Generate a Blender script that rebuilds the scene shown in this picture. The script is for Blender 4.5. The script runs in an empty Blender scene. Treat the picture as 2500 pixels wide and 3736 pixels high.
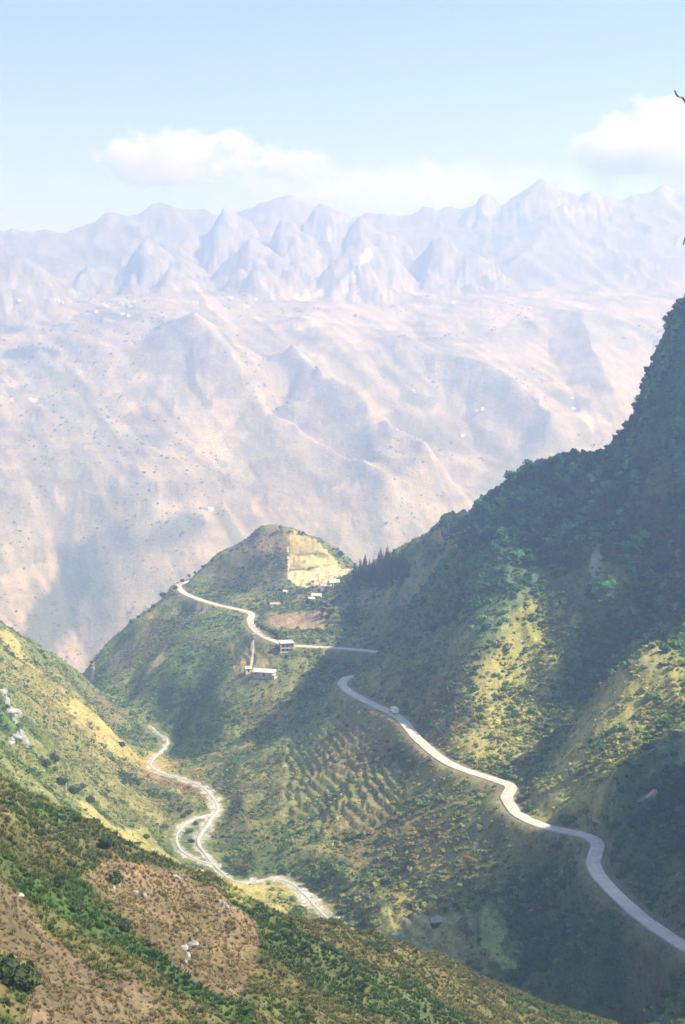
import bpy, math, random
import numpy as np
from mathutils import Vector, Matrix

# ------------------------------------------------------------------ camera, sky, sun, exposure
SC = bpy.context.scene
COL = SC.collection
W0, H0, FPX, HORIZON = 2500.0, 3736.0, 5189.0, 1250.0
PITCH = math.atan((H0 / 2 - HORIZON) / FPX)
cam_d = bpy.data.cameras.new('camera')
cam = bpy.data.objects.new('camera', cam_d)
COL.objects.link(cam)
cam_d.sensor_fit = 'VERTICAL'
cam_d.sensor_height = 36.0
cam_d.lens = 36.0 * FPX / H0
cam_d.clip_start = 0.1
cam_d.clip_end = 60000.0
cam.rotation_euler = (math.pi / 2 - PITCH, 0, 0)
SC.camera = cam

SUN_AZ, SUN_EL = 108.0, 46.0          # degrees clockwise from the view direction, above the horizon
world = bpy.data.worlds.new('World')
SC.world = world
world.use_nodes = True
wn = world.node_tree
wn.nodes.clear()
sky = wn.nodes.new('ShaderNodeTexSky')
sky.sky_type = 'NISHITA'
sky.sun_disc = False
sky.sun_elevation = math.radians(SUN_EL)
sky.sun_rotation = math.radians(SUN_AZ)
sky.altitude = 1200
sky.air_density = 1.0
sky.dust_density = 0.8
sky.ozone_density = 6.0
bg = wn.nodes.new('ShaderNodeBackground')
bg.inputs['Strength'].default_value = 0.105
wo = wn.nodes.new('ShaderNodeOutputWorld')
wb = wn.nodes.new('ShaderNodeMix')          # white balance of the film
wb.data_type, wb.blend_type = 'RGBA', 'MULTIPLY'
wb.inputs[0].default_value = 1.0
wb.inputs[7].default_value = (1.13, .955, 1.04, 1)
wn.links.new(sky.outputs[0], wb.inputs[6])
wn.links.new(wb.outputs[2], bg.inputs[0])
wn.links.new(bg.outputs[0], wo.inputs[0])

sun_d = bpy.data.lights.new('sun', 'SUN')
sun = bpy.data.objects.new('sun', sun_d)
COL.objects.link(sun)
sun_d.energy = 4.6
sun_d.angle = math.radians(0.53)
sun_d.color = (1.0, 0.93, 0.82)
SUNV = Vector((math.cos(math.radians(SUN_EL)) * math.sin(math.radians(SUN_AZ)),
               math.cos(math.radians(SUN_EL)) * math.cos(math.radians(SUN_AZ)),
               math.sin(math.radians(SUN_EL))))
sun.rotation_euler = SUNV.to_track_quat('Z', 'Y').to_euler()

SC.view_settings.view_transform = 'Standard'
SC.view_settings.look = 'None'
SC.view_settings.gamma = 1.0
SC.view_settings.exposure = 1.12
SC.view_settings.use_curve_mapping = False
SC.cycles.use_denoising = True
SC.cycles.max_bounces = 6
SC.cycles.diffuse_bounces = 2
SC.cycles.volume_bounces = 3
SC.cycles.transparent_max_bounces = 8
SC.cycles.volume_step_rate = 1.0
SC.cycles.volume_max_steps = 256

rng = np.random.default_rng(7)
random.seed(7)

# ------------------------------------------------------------------ helpers: rays, noise, smooth surfaces
CP, SP = math.cos(PITCH), math.sin(PITCH)


def ray(px, py):
    """direction of a picture point, scaled so that its horizontal depth y is 1"""
    u = (px - W0 / 2) / FPX
    v = (py - H0 / 2) / FPX
    d = np.array([u, CP - v * SP, -SP - v * CP])
    return d / d[1]


def at_r(px, py, y):
    return ray(px, py) * y


def at_z(px, py, z):
    d = ray(px, py)
    return d * (z / d[2])


def sstep(a, b, x):
    t = np.clip((x - a) / (b - a), 0, 1)
    return t * t * (3 - 2 * t)


def _hash(ix, iy, seed):
    h = (ix.astype(np.int64) * 374761393 + iy.astype(np.int64) * 668265263 + seed * 974634777) & 0xFFFFFFFF
    h = ((h ^ (h >> 13)) * 1274126177) & 0xFFFFFFFF
    h = (h ^ (h >> 16)) & 0xFFFFFFFF
    return h.astype(np.float64) / 4294967295.0 * 6.283185307


def noise(x, y, seed=0):
    x0, y0 = np.floor(x), np.floor(y)
    fx, fy = x - x0, y - y0
    u = fx * fx * fx * (fx * (fx * 6 - 15) + 10)
    v = fy * fy * fy * (fy * (fy * 6 - 15) + 10)
    r = []
    for dx in (0, 1):
        for dy in (0, 1):
            a = _hash(x0 + dx, y0 + dy, seed)
            r.append(np.cos(a) * (fx - dx) + np.sin(a) * (fy - dy))
    return 1.5 * ((r[0] * (1 - v) + r[1] * v) * (1 - u) + (r[2] * (1 - v) + r[3] * v) * u)


def fbm(x, y, oct=4, seed=0, gain=0.5):
    s, a = 0.0, 1.0
    for k in range(oct):
        s = s + a * noise(x, y, seed + k * 17)
        x, y, a = x * 2.03 + 5.1, y * 2.03 + 1.7, a * gain
    return s


def ridged(x, y, oct=4, seed=0, gain=0.5):
    s, a, w = 0.0, 1.0, 1.0
    for k in range(oct):
        n = 1 - np.abs(noise(x, y, seed + k * 13)) * 1.6
        n = n * n
        s = s + a * n * w
        w = np.clip(n * 1.3, 0, 1)
        x, y, a = x * 2.07 + 3.3, y * 2.07 + 7.7, a * gain
    return s


class TPS:
    def __init__(self, p, z, lam=0.5):
        p = np.asarray(p, float) / 100.0
        z = np.asarray(z, float)
        n = len(p)
        d2 = ((p[:, None] - p[None]) ** 2).sum(-1)
        K = 0.5 * d2 * np.log(d2 + 1e-12) + lam * 1e-3 * np.eye(n)
        P = np.c_[np.ones(n), p]
        A = np.zeros((n + 3, n + 3))
        A[:n, :n], A[:n, n:], A[n:, :n] = K, P, P.T
        s = np.linalg.solve(A, np.r_[z, 0, 0, 0])
        self.p, self.w, self.c = p, s[:n], s[n:]

    def __call__(self, x, y):
        sh = x.shape
        q = np.c_[x.ravel(), y.ravel()] / 100.0
        out = np.empty(len(q))
        for i in range(0, len(q), 20000):
            b = q[i:i + 20000]
            d2 = ((b[:, None] - self.p[None]) ** 2).sum(-1)
            out[i:i + 20000] = (0.5 * d2 * np.log(d2 + 1e-12)) @ self.w + self.c[0] + b @ self.c[1:]
        return out.reshape(sh)


def spline(pts, n=8):
    """Catmull-Rom through 3-D points"""
    P = [np.asarray(p, float) for p in pts]
    P = [2 * P[0] - P[1]] + P + [2 * P[-1] - P[-2]]
    o = []
    for i in range(1, len(P) - 2):
        a, b, c, d = P[i - 1:i + 3]
        for k in range(n):
            t = k / n
            o.append(0.5 * (2 * b + (c - a) * t + (2 * a - 5 * b + 4 * c - d) * t * t + (3 * b - a - 3 * c + d) * t ** 3))
    o.append(P[-2])
    return np.array(o)


def dist_poly(x, y, line):
    """plan distance to a polyline, and the height of the line there"""
    best = np.full(x.shape, 1e9)
    zz = np.zeros(x.shape)
    for a, b in zip(line[:-1], line[1:]):
        dx, dy = b[0] - a[0], b[1] - a[1]
        L = dx * dx + dy * dy + 1e-9
        t = np.clip(((x - a[0]) * dx + (y - a[1]) * dy) / L, 0, 1)
        d = np.hypot(x - a[0] - t * dx, y - a[1] - t * dy)
        m = d < best
        best = np.where(m, d, best)
        zz = np.where(m, a[2] + t * (b[2] - a[2]), zz)
    return best, zz


def in_poly(x, y, poly):
    c = np.zeros(x.shape, bool)
    j = len(poly) - 1
    for i in range(len(poly)):
        xi, yi, xj, yj = poly[i][0], poly[i][1], poly[j][0], poly[j][1]
        m = ((yi > y) != (yj > y)) & (x < (xj - xi) * (y - yi) / (yj - yi + 1e-12) + xi)
        c ^= m
        j = i
    return c


# ------------------------------------------------------------------ the shape of the land
# road (picture x, picture y, height) - a contour road that falls gently away from us
ROAD_A = [(2760, 3590, -166.5), (2500, 3450, -168), (2330, 3335, -169), (2215, 3225, -169.6), (2165, 3150, -170), (2180, 3080, -170.8),
          (2130, 3045, -171.3), (1990, 3015, -172.4), (1890, 2968, -173.2), (1850, 2910, -173.8), (1862, 2868, -174.3),
          (1800, 2842, -174.8), (1640, 2785, -176.3), (1530, 2700, -178), (1470, 2630, -179.3), (1430, 2600, -180),
          (1370, 2573, -181), (1290, 2532, -182.4), (1250, 2498, -183.6), (1268, 2472, -184.6), (1330, 2462, -185.5)]
ROAD_B = [(1460, 2400, -188.6), (1365, 2376, -189), (1200, 2362, -189.4), (1090, 2356, -189.6), (1030, 2348, -189.7), (970, 2325, -189.7),
          (925, 2292, -189.6), (912, 2262, -189.6), (918, 2242, -189.5), (890, 2228, -189.4), (780, 2203, -189), (690, 2172, -188.6),
          (655, 2148, -188.4), (662, 2128, -188.2), (760, 2108, -188)]
road_a = spline([at_z(*p) for p in ROAD_A])
road_b = spline([at_z(*p) for p in ROAD_B])
pa, pb = road_a[-1], road_b[0]
road_mid = spline([road_a[-2], pa, (pa[0] + 34, pa[1] + 32, -186.6), (pb[0] + 24, pb[1] - 32, -187.8), pb, road_b[1]])
road_line = np.vstack([road_a[:-1], road_mid[8:-8], road_b[1:]])
RIVER = [[(1260, 3395, -217.0), (1200, 3350, -218.2), (1150, 3300, -218.7), (1070, 3222, -219.5), (1000, 3203, -220.2), (940, 3208, -220.7), (860, 3212, -221.6),
          (800, 3170, -222.8), (755, 3120, -223.9), (722, 3065, -225.3), (752, 3010, -226.8), (775, 2975, -228.3), (795, 2945, -229.7), (775, 2905, -230.8),
          (740, 2870, -231.9), (680, 2842, -233.1), (600, 2820, -234.5), (552, 2795, -235.4), (556, 2768, -236.6), (590, 2735, -238.8),
          (610, 2700, -241.2), (575, 2672, -244.0), (545, 2645, -246.9)],
         [(775, 3150, -223.2), (700, 3125, -224.1), (655, 3090, -225.3), (645, 3045, -226.2), (672, 3005, -227.3), (720, 2980, -228.5), (780, 2965, -229.2)]]
river_lines = [spline([at_z(*p) for p in l]) for l in RIVER]

ctrl = []
for p in ROAD_A[::1] + ROAD_B:
    ctrl.append(at_z(*p))
for l in RIVER:
    for p in l[::2]:
        ctrl.append(at_z(*p))
HIDE = [(1030, 1914, 1130), (850, 2000, 1135), (780, 2042, 1130), (720, 2082, 1125), (1150, 1960, 1110), (2250, 1590, 750), (2310, 1515, 740), (2360, 1385, 730), (2400, 1215, 725), (2450, 1172, 720),
        (2050, 1668, 780), (1900, 1750, 810), (2000, 3652, 305), (1800, 3565, 296), (1500, 3438, 280), (2200, 3740, 316)]
NEAR = [
    # foreground spur: crest line, then its face
    (-250, 2740, 226), (0, 2850, 228), (300, 3000, 232), (600, 3130, 238), (900, 3265, 247), (1200, 3348, 262), (1500, 3438, 280),
    (1800, 3565, 296), (2000, 3652, 305), (2200, 3740, 316), (0, 3200, 166), (0, 3500, 138), (0, 3736, 121), (400, 3736, 137), (400, 3400, 170),
    (800, 3400, 203), (800, 3736, 157), (1200, 3600, 207), (1200, 3736, 185), (1600, 3736, 225), (1900, 3736, 268),
    # left slope
    (0, 2270, 830), (100, 2330, 850), (200, 2400, 890), (290, 2440, 930), (340, 2500, 950), (430, 2565, 930), (520, 2625, 905), (590, 2695, 890),
    (0, 2500, 640), (0, 2700, 500), (0, 2840, 400), (200, 2600, 720), (200, 2800, 570), (200, 2930, 450), (400, 2650, 790), (400, 2800, 690),
    (400, 3000, 545), (500, 2720, 835), (600, 2950, 690), (600, 3100, 590), (800, 3215, 545),
    # spur between the bend and the river
    (1130, 2600, 755), (1000, 2670, 775), (850, 2750, 772), (760, 2812, 765),
    (1000, 2900, 672), (900, 3050, 625), (1000, 3150, 575), (1200, 2800, 668), (1200, 3000, 600), (1200, 3200, 548), (1450, 2800, 612), (1450, 3000, 565),
    (1450, 3200, 525), (1650, 2950, 545), (1650, 3150, 508), (1800, 3100, 500),
    # fields and slope below the road
    (1350, 3350, 505), (1500, 3330, 496), (1700, 3450, 462), (1800, 3540, 440), (1900, 3350, 465), (2000, 3250, 462), (2000, 3500, 430),
    (2200, 3400, 425), (2200, 3600, 395), (2400, 3700, 362), (2500, 3600, 365),
    # slope above the near road, and the second spur
    (2500, 3200, 404), (2500, 2900, 452), (2500, 2600, 515), (2500, 2330, 560), (2340, 2380, 553), (2200, 2540, 551), (2050, 2720, 549), (1945, 2840, 548),
    (2200, 2900, 475), (2000, 2950, 505), (2250, 2700, 516), (2350, 3100, 436),
    # gully, then the first spur
    (2000, 2720, 580), (2080, 2620, 600), (2150, 2500, 615), (2250, 2350, 625), (2400, 2250, 635), (2500, 2200, 645),
    (2060, 2190, 665), (1950, 2320, 658), (1850, 2480, 638), (1780, 2650, 609), (1500, 2560, 685), (1500, 2350, 728), (1640, 2500, 648),
    (1640, 2300, 688), (1640, 2100, 735), (1800, 2300, 655), (1850, 2150, 675), (1800, 1950, 715),
    # third spur and gully behind
    (1370, 2392, 760), (1480, 2240, 755), (1450, 2310, 850), (1550, 2170, 830), (1320, 2250, 905),
    # cliff
    (2000, 1900, 720), (2150, 2050, 670), (2300, 1900, 680), (2300, 2150, 640), (2300, 1700, 715), (2500, 2000, 640), (2500, 1700, 670), (2500, 1400, 695),
    # main ridge
    (1290, 2118, 960), (1400, 2048, 945), (1500, 1985, 920), (1600, 1925, 890), (1750, 1838, 850), (1900, 1750, 810), (2050, 1668, 780), (2250, 1590, 750),
    (2310, 1515, 740), (2360, 1385, 730), (2400, 1215, 725), (2450, 1172, 720), (2500, 1135, 715),
    # below the second road
    (1200, 2500, 825), (1000, 2500, 830), (1150, 2430, 848), (900, 2600, 818), (800, 2500, 858), (700, 2600, 850),
    (600, 2250, 1040), (500, 2350, 1010), (400, 2420, 1010), (350, 2480, 1010), (600, 2450, 930), (450, 2550, 945), (340, 2405, 1065), (450, 2295, 1080),
    (560, 2215, 1095),
    # terraced hill
    (1030, 1914, 1130), (850, 2000, 1135), (780, 2042, 1130), (720, 2082, 1125), (1150, 1960, 1110), (1280, 2072, 1060),
    (1020, 2394, 868), (1085, 2394, 868), (1050, 2394, 870), (780, 2230, 1000), (700, 2200, 1050), (860, 2246, 984), (888, 2264, 966), (730, 2250, 992), (820, 2300, 950), (890, 2320, 925), (1000, 2100, 1045), (1150, 2120, 1020), (1150, 2250, 930),
    (850, 2130, 1075), (1280, 2200, 930), (1340, 2065, 1000),
]
for p in NEAR:
    ctrl.append(at_r(*p))
for p in NEAR:
    # the land falls away behind the crests
    if p in HIDE:
        for dr_, dz_ in ((28, 9), (75, 42)):
            q = at_r(p[0], p[1], p[2] + dr_)
            q[2] -= dz_
            ctrl.append(q)
XYZ = [  # out of sight or out of frame
    (0, 0, -1.9), (0, 15, -18), (0, 40, -46), (30, 40, -56), (-30, 40, -30), (0, 80, -62), (40, 100, -82), (-60, 60, -14), (-80, 120, -18), (60, 20, -20),
    (40, 360, -212), (10, 450, -216), (-20, 480, -219),
    (-45, 1235, -215), (-150, 1250, -320), (0, 1310, -310), (110, 1080, -230), (200, 1000, -170), (-300, 1000, -300), (-250, 1200, -430), (150, 900, -160), (270, 860, -80),
    (-240, 950, -265), (-320, 850, -150), (-320, 700, -70), (-260, 500, -50), (-160, 300, -40), (-400, 500, 30), (-400, 900, -80),
    (-58, 265, -95), (-66, 310, -124), (-80, 360, -127), (-48, 270, -106), (-58, 330, -142), (-72, 420, -164), (-34, 275, -120), (-44, 350, -166), (-56, 450, -200),
    (-18, 285, -134), (-24, 360, -182), (-30, 450, -209), (-3, 300, -152), (-2, 350, -196), (16, 320, -168), (20, 380, -208),
    (228, 650, 64), (218, 632, -6), (262, 690, 88), (205, 715, 46), (266, 610, 30), (215, 592, -16), (275, 568, -5), (250, 500, -50), (282, 446, 8), (282, 420, 66), (282, 390, 84), (280, 313, 76), (340, 410, 95), (340, 460, 20),  # unseen right massif, its heights shaped to cast the slope shadows
    (200, 250, -70), (150, 150, -70), (350, 280, 30), (320, 520, -10), (180, 380, -100),
    (420, 620, 50), (420, 800, 90), (340, 920, 0), (460, 450, 50), (500, 300, 90), (300, 150, -20), (180, 430, -90), (190, 520, -85), (-200, 1420, -520), (0, 1480, -500), (250, 1350, -450), (450, 1100, -200)]
ctrl += [np.array(p, float) for p in XYZ]
ctrl = np.array(ctrl)
near_tps = TPS(ctrl[:, :2], ctrl[:, 2], lam=0.6)

# the wall of mountains across the gorge: profile along the depth axis for each bearing
FAR_Y = np.array([1300, 1600, 1950, 2150, 2400, 2750, 3200, 3500, 3760, 4000, 4300, 4600, 5000, 6500, 9000.0])
FAR_Z = np.array([-500, -590, -640, -620, -540, -345, -158, -5, 98, 150, 235, 0, -60, -300, -400.0])
SKY = [(-700, 800), (-300, 790), (0, 812), (60, 830), (120, 842), (190, 836), (260, 835), (330, 815), (420, 768), (470, 775), (520, 768), (570, 738), (610, 732),
       (700, 745), (760, 757), (800, 785), (850, 772), (930, 742), (990, 722), (1040, 707), (1110, 722), (1155, 752), (1175, 745), (1220, 762), (1290, 786),
       (1350, 778), (1420, 775), (1480, 765), (1545, 742), (1585, 753), (1612, 740), (1640, 742), (1670, 755), (1735, 748), (1752, 715), (1770, 695), (1790, 712), (1815, 732),
       (1860, 708), (1900, 682), (1940, 652), (1965, 644), (2000, 660), (2060, 700), (2095, 716), (2118, 695), (2135, 689), (2160, 698), (2220, 716), (2290, 696),
       (2380, 674), (2440, 684), (2500, 686), (2800, 690), (3200, 740)]
sky_px = np.array([s[0] for s in SKY], float)
sky_h = np.array([at_r(s[0], s[1], 4600.0)[2] for s in SKY])

sky_px2 = np.arange(-800, 3300, 10.0)
_k = np.exp(-(np.arange(-30, 31) / 13.0) ** 2)
sky_soft = np.convolve(np.pad(np.interp(sky_px2, sky_px, sky_h), 30, 'edge'), _k / _k.sum(), 'valid')


def far_base(x, y):
    px = W0 / 2 + FPX * x / np.maximum(y, 1) * 0.993
    crest = np.interp(px, sky_px, sky_h)
    z = np.interp(y, FAR_Y, FAR_Z)
    # crest of the range at y = 4600: broad shoulders with sharper tops on them
    d = np.abs(y - 4600.0)
    soft = np.interp(px, sky_px2, sky_soft)
    ridge = np.maximum(soft - 26 - d * np.where(y < 4600, 0.5, 0.45), crest - d * 1.15)
    return np.maximum(z, ridge), crest


def far_pt(px, py):
    d = ray(px, py)
    ys = np.linspace(1500, 4600, 1200)
    zb, _ = far_base(d[0] * ys, ys)
    k = np.argmax(zb >= d[2] * ys) if (zb >= d[2] * ys).any() else len(ys) - 1
    return np.array([d[0] * ys[k], ys[k], zb[k]])


# diagonal spurs (+) and ravines (-) on that wall: picture points, height, half width
SPURS = [([(700, 1440), (900, 1600), (1120, 1800), (1380, 2010)], 110, 130), ([(1040, 1520), (1250, 1680), (1400, 1770), (1575, 1905)], 135, 120),
         ([(980, 1640), (1150, 1760), (1300, 1850)], -75, 90), ([(800, 1330), (950, 1490), (1050, 1590)], -45, 70), ([(500, 1200), (700, 1440)], 50, 130),
         ([(1500, 1330), (1700, 1450), (1870, 1560), (2000, 1680)], 120, 140), ([(1300, 1480), (1500, 1600), (1700, 1780)], -50, 100),
         ([(1550, 1400), (1750, 1640), (1850, 1700)], -40, 80), ([(2100, 1200), (2180, 1400), (2230, 1540)], 60, 110), ([(2000, 1250), (2060, 1400), (2080, 1560)], -40, 80),
         ([(0, 1500), (300, 1750), (640, 2080)], 60, 200), ([(300, 1350), (560, 1600), (800, 1880)], 55, 130), ([(500, 1560), (700, 1770), (820, 1900)], -45, 80),
         ([(150, 1900), (250, 2150), (300, 2330)], -60, 110), ([(1100, 1250), (1250, 1400), (1350, 1500)], 45, 100), ([(1450, 1120), (1560, 1280)], -40, 90),
         ([(700, 1150), (830, 1290)], 40, 90)]
spur_w = []
for pl, a, w in SPURS:
    spur_w.append((np.array([far_pt(*p) for p in pl]), a, w))
# karst cones in front of the crest: top (picture), depth, left slope, right slope, roundness
CONES = [(548, 866, 4050, 1.75, 0.62, 14), (628, 985, 3880, 1.7, 0.8, 14), (822, 750, 4420, 2.4, 0.95, 8), (1035, 790, 4300, 2.2, 0.8, 10), (925, 860, 4050, 1.25, 0.66, 10),
         (945, 955, 3900, 1.6, 0.75, 14), (1175, 746, 4480, 1.6, 0.7, 14), (1330, 783, 4380, 2.0, 1.0, 20), (1312, 856, 4050, 1.35, 1.15, 10), (1565, 858, 4200, 2.2, 0.5, 14),
         (20, 905, 3900, 0.7, 0.75, 60), (1770, 697, 4590, 1.5, 1.3, 14), (1965, 648, 4580, 0.9, 0.8, 14), (2135, 692, 4560, 1.0, 0.7, 16), (330, 960, 4050, 1.4, .5, 30)]
cone_w = [(at_r(c[0], c[1], c[2]), c) for c in CONES]


def far_h(x, y):
    z, crest = far_base(x, y)
    wx = fbm(x / 420, y / 420, 3, 3) * 60
    wy = fbm(x / 420, y / 420, 3, 9) * 60
    for pl, a, w in spur_w:
        d, _ = dist_poly(x + wx * .4 + 9 * fbm(x / 60, y / 60, 2, 5), y + wy * .4, pl)
        z = z + a * np.exp(-np.abs(d / w) ** 1.05)
    for top, c in cone_w:
        dx = x + wx * .35 - top[0]
        dy = y + wy * .35 - top[1]
        sl = np.where(dx < 0, c[3], c[4])
        ang = np.arctan2(dy, dx)
        sl = sl * (1 + 0.18 * np.sin(ang * 3 + c[0]) + 0.1 * np.sin(ang * 7 + c[2]))
        r = np.sqrt((dx * sl) ** 2 + (dy * 0.85) ** 2 + (c[5] * .5) ** 2) - c[5] * .5
        zc = top[2] - r + 9 * fbm(x / 75, y / 75, 4, 21) - 24 * sstep(0, 110, r) * (ridged(x / 85 + c[0], y / 85, 4, 23, .55) - .8)
        k = 14.0
        h = np.clip(0.5 + 0.5 * (zc - z) / k, 0, 1)
        z = np.where(zc - z > -k, z * (1 - h) + zc * h + k * h * (1 - h) * 0.5, z)
    amp = np.interp(y, [1300, 2200, 3600, 4300, 4600, 5000], [10, 6, 7, 9, 5, 20])
    u, v = x * .85 + y * .53, x * .53 - y * .85
    z = z + np.interp(y, [1500, 2200, 3300, 3900], [8, 17, 16, 0]) * (ridged((u + wx * 1.2) / 520, (v + wy) / 2100, 3, 37, .42) - 1.0)
    z = z + amp * (ridged((x + wx) / 420, (y + wy) / 640, 5, 31, 0.42) - 0.9) * 0.8
    z = z + np.interp(y, [1500, 2200, 3600, 4300], [4, 6, 6, 4]) * (ridged((u + wx) / 150, (v + wy) / 420, 4, 39, .55) - .9)
    z = z + np.interp(y, [3700, 4100, 4600, 5000], [0, 11, 7, 0]) * (ridged((x + wx) / 130, (y + wy) / 130, 4, 47, .55) - .9)
    z = z + np.interp(y, [1300, 3600, 4500], [5, 4, 3]) * fbm(x / 70, y / 70, 4, 41)
    return z


def near_h(x, y):
    z = near_tps(x, y)
    return z


def near_detail(x, y, z):
    global DRN
    r = np.hypot(x, y)
    a = np.clip(r / 600, 0.12, 1.0) * (.3 + .7 * sstep(6, 40, DRN))
    w = fbm(x / 60, y / 60, 2, 77) * 12
    z = z + a * 3.4 * (ridged((x + w) / 62, (y - w) / 75, 3, 51) - 0.8)
    z = z + a * 1.3 * fbm(x / 17, y / 17, 3, 61)
    z = z + np.clip(r / 500, 0.25, 1) * 0.5 * fbm(x / 4.5, y / 4.5, 3, 71)
    z = z + sstep(340, 240, r) * sstep(60, 110, r) * (1.5 * (ridged((x + .4 * y) / 17, (y - .4 * x) / 38, 3, 55) - .8) + .45 * fbm(x / 5, y / 5, 2, 57))
    # crag on the cliff face
    c = sstep(0.3, 0.9, np.exp(-(((x - 165) / 70) ** 2 + ((y - 715) / 70) ** 2)))
    z = z + c * 7 * (ridged(x / 24, y / 24, 4, 81) - 0.8)
    return z


def carve(x, y, z):
    m = (y > 330) & (y < 1280) & (np.abs(x) < 330)
    xs, ys, zs = x[m], y[m], z[m]
    d, zr = dist_poly(xs, ys, road_line[::2] if False else road_line)
    t = sstep(3.6, 11.0, d)
    zs = (zr - 0.35) * (1 - t) + zs * t
    for L in river_lines:
        d, zr = dist_poly(xs, ys, L)
        t = sstep(4.0, 15.0, d)
        zs = (zr - 0.6) * (1 - t) + np.where(d < 22, np.maximum(zs, zr - 0.4), zs) * t
    for L in river_lines:
        d, zr = dist_poly(xs, ys, L)
        zs = np.where(d < 5.0, np.minimum(zs, zr - .45), zs)
    z = z.copy()
    z[m] = zs
    return z


# terraced fields: steps cut into the slope (picture polygons, step height)
TERR = [([(1052, 2010), (1120, 1985), (1240, 2030), (1285, 2070), (1225, 2120), (1055, 2115)], 2.6),
        ([(1060, 1940), (1180, 1985), (1250, 2040), (1060, 2020)], 3.0),
        ([(850, 2330), (1010, 2380), (980, 2460), (860, 2450), (840, 2390)], 2.2),
        ([(1040, 2680), (1180, 2600), (1400, 2640), (1480, 2800), (1480, 2960), (1200, 3060), (1020, 2990)], 2.5),
        ([(1420, 3330), (1700, 3300), (1800, 3480), (1560, 3480)], 2.2)]


def azimuths(lo, hi, fine, f0, f1, n_out):
    a = np.arange(f0, f1, fine)
    k = np.linspace(0, 1, n_out + 1)[1:] ** 1.6
    return np.radians(np.r_[(f0 + (lo - f0) * k)[::-1], a, f1 + (hi - f1) * k])


def base_near(X, Y):
    zn = near_h(X, Y)
    w = sstep(1180, 1420, np.hypot(X, Y) * 0.5 + Y * 0.5)
    return zn, w


az_n = azimuths(-65, 70, 0.052, -15.2, 15.4, 75)
r_n = np.r_[np.linspace(0.5, 78, 26), np.exp(np.arange(math.log(80), math.log(1400), 0.0037))]
# the smooth surface is evaluated on a sparser grid and interpolated
ri = np.unique(np.r_[np.arange(0, len(r_n), 4), len(r_n) - 1])
ai = np.unique(np.r_[np.arange(0, len(az_n), 4), len(az_n) - 1])
Rs, As = np.meshgrid(r_n[ri], az_n[ai], indexing='ij')
Zs = near_h(Rs * np.sin(As), Rs * np.cos(As))
tmp = np.empty((len(ri), len(az_n)))
for i in range(len(ri)):
    tmp[i] = np.interp(np.arange(len(az_n)), ai, Zs[i])
Zn = np.empty((len(r_n), len(az_n)))
for j in range(len(az_n)):
    Zn[:, j] = np.interp(np.arange(len(r_n)), ri, tmp[:, j])
RN, AN = np.meshgrid(r_n, az_n, indexing='ij')
XN, YN = RN * np.sin(AN), RN * np.cos(AN)
DRN, ZRN = dist_poly(XN.ravel(), YN.ravel(), road_line[::2])
DRN, ZRN = DRN.reshape(XN.shape), ZRN.reshape(XN.shape)
Zn = near_detail(XN, YN, Zn)


def blend_far(X, Y, Z):
    w = sstep(1180, 1390, np.hypot(X, Y))
    m = w > 0
    out = Z.copy()
    out[m] = Z[m] * (1 - w[m]) + far_h(X[m], np.maximum(Y[m], 1250)) * w[m]
    return out


Zn = blend_far(XN, YN, Zn)
Zn = carve(XN, YN, Zn)

az_f = azimuths(-40, 40, 0.06, -15.6, 15.8, 60)
r_f = np.exp(np.arange(math.log(1395), math.log(8500), 0.0042))
RF, AF = np.meshgrid(r_f, az_f, indexing='ij')
XF, YF = RF * np.sin(AF), RF * np.cos(AF)
ZF = far_h(XF, YF)


def height(x, y):
    """height of the finished ground"""
    x, y = np.atleast_1d(np.asarray(x, float)), np.atleast_1d(np.asarray(y, float))
    r, a = np.hypot(x, y), np.arctan2(x, y)
    out = np.empty(r.shape)
    for sel, rr, aa, Z in ((r <= 1396, r_n, az_n, Zn), (r > 1396, r_f, az_f, ZF)):
        if not sel.any():
            continue
        i = np.clip(np.interp(r[sel], rr, np.arange(len(rr))), 0, len(rr) - 1.001)
        j = np.clip(np.interp(a[sel], aa, np.arange(len(aa))), 0, len(aa) - 1.001)
        i0, j0 = i.astype(int), j.astype(int)
        fi, fj = i - i0, j - j0
        out[sel] = (Z[i0, j0] * (1 - fi) * (1 - fj) + Z[i0 + 1, j0] * fi * (1 - fj) + Z[i0, j0 + 1] * (1 - fi) * fj + Z[i0 + 1, j0 + 1] * fi * fj)
    return out


YS = np.r_[np.exp(np.arange(math.log(60), math.log(5200), 0.0015))]


def hit(px, py, lo=60.0):
    """where the line of sight through a picture point meets the ground"""
    d = ray(px, py)
    ys = YS[YS >= lo]
    h = height(d[0] * ys, ys)
    below = h >= d[2] * ys
    k = int(np.argmax(below)) if below.any() else len(ys) - 1
    y = ys[k]
    return np.array([d[0] * y, y, h[k]])


RISER, TREAD = np.zeros(XN.shape), np.zeros(XN.shape, bool)
for poly, st in TERR:
    P = [hit(*p) for p in poly]
    m = in_poly(XN + 3 * noise(XN / 14, YN / 14, 5), YN + 3 * noise(XN / 14, YN / 14, 6), P) & (YN > 300)
    dz, _ = dist_poly(XN[m], YN[m], road_line[::3])
    z0 = Zn[m] + 1.0 * noise(XN[m] / 26, YN[m] / 26, 8)
    k = np.floor(z0 / st)
    f = z0 / st - k
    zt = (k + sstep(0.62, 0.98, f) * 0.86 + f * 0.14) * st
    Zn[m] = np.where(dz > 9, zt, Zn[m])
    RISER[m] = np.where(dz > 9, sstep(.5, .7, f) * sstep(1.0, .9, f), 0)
    TREAD[m] = dz > 9


# ------------------------------------------------------------------ mesh and material helpers
def tag(o, label=None, cat=None, group=None, kind=None):
    if label: o['label'] = label
    if cat: o['category'] = cat
    if group: o['group'] = group
    if kind: o['kind'] = kind
    return o


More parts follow.
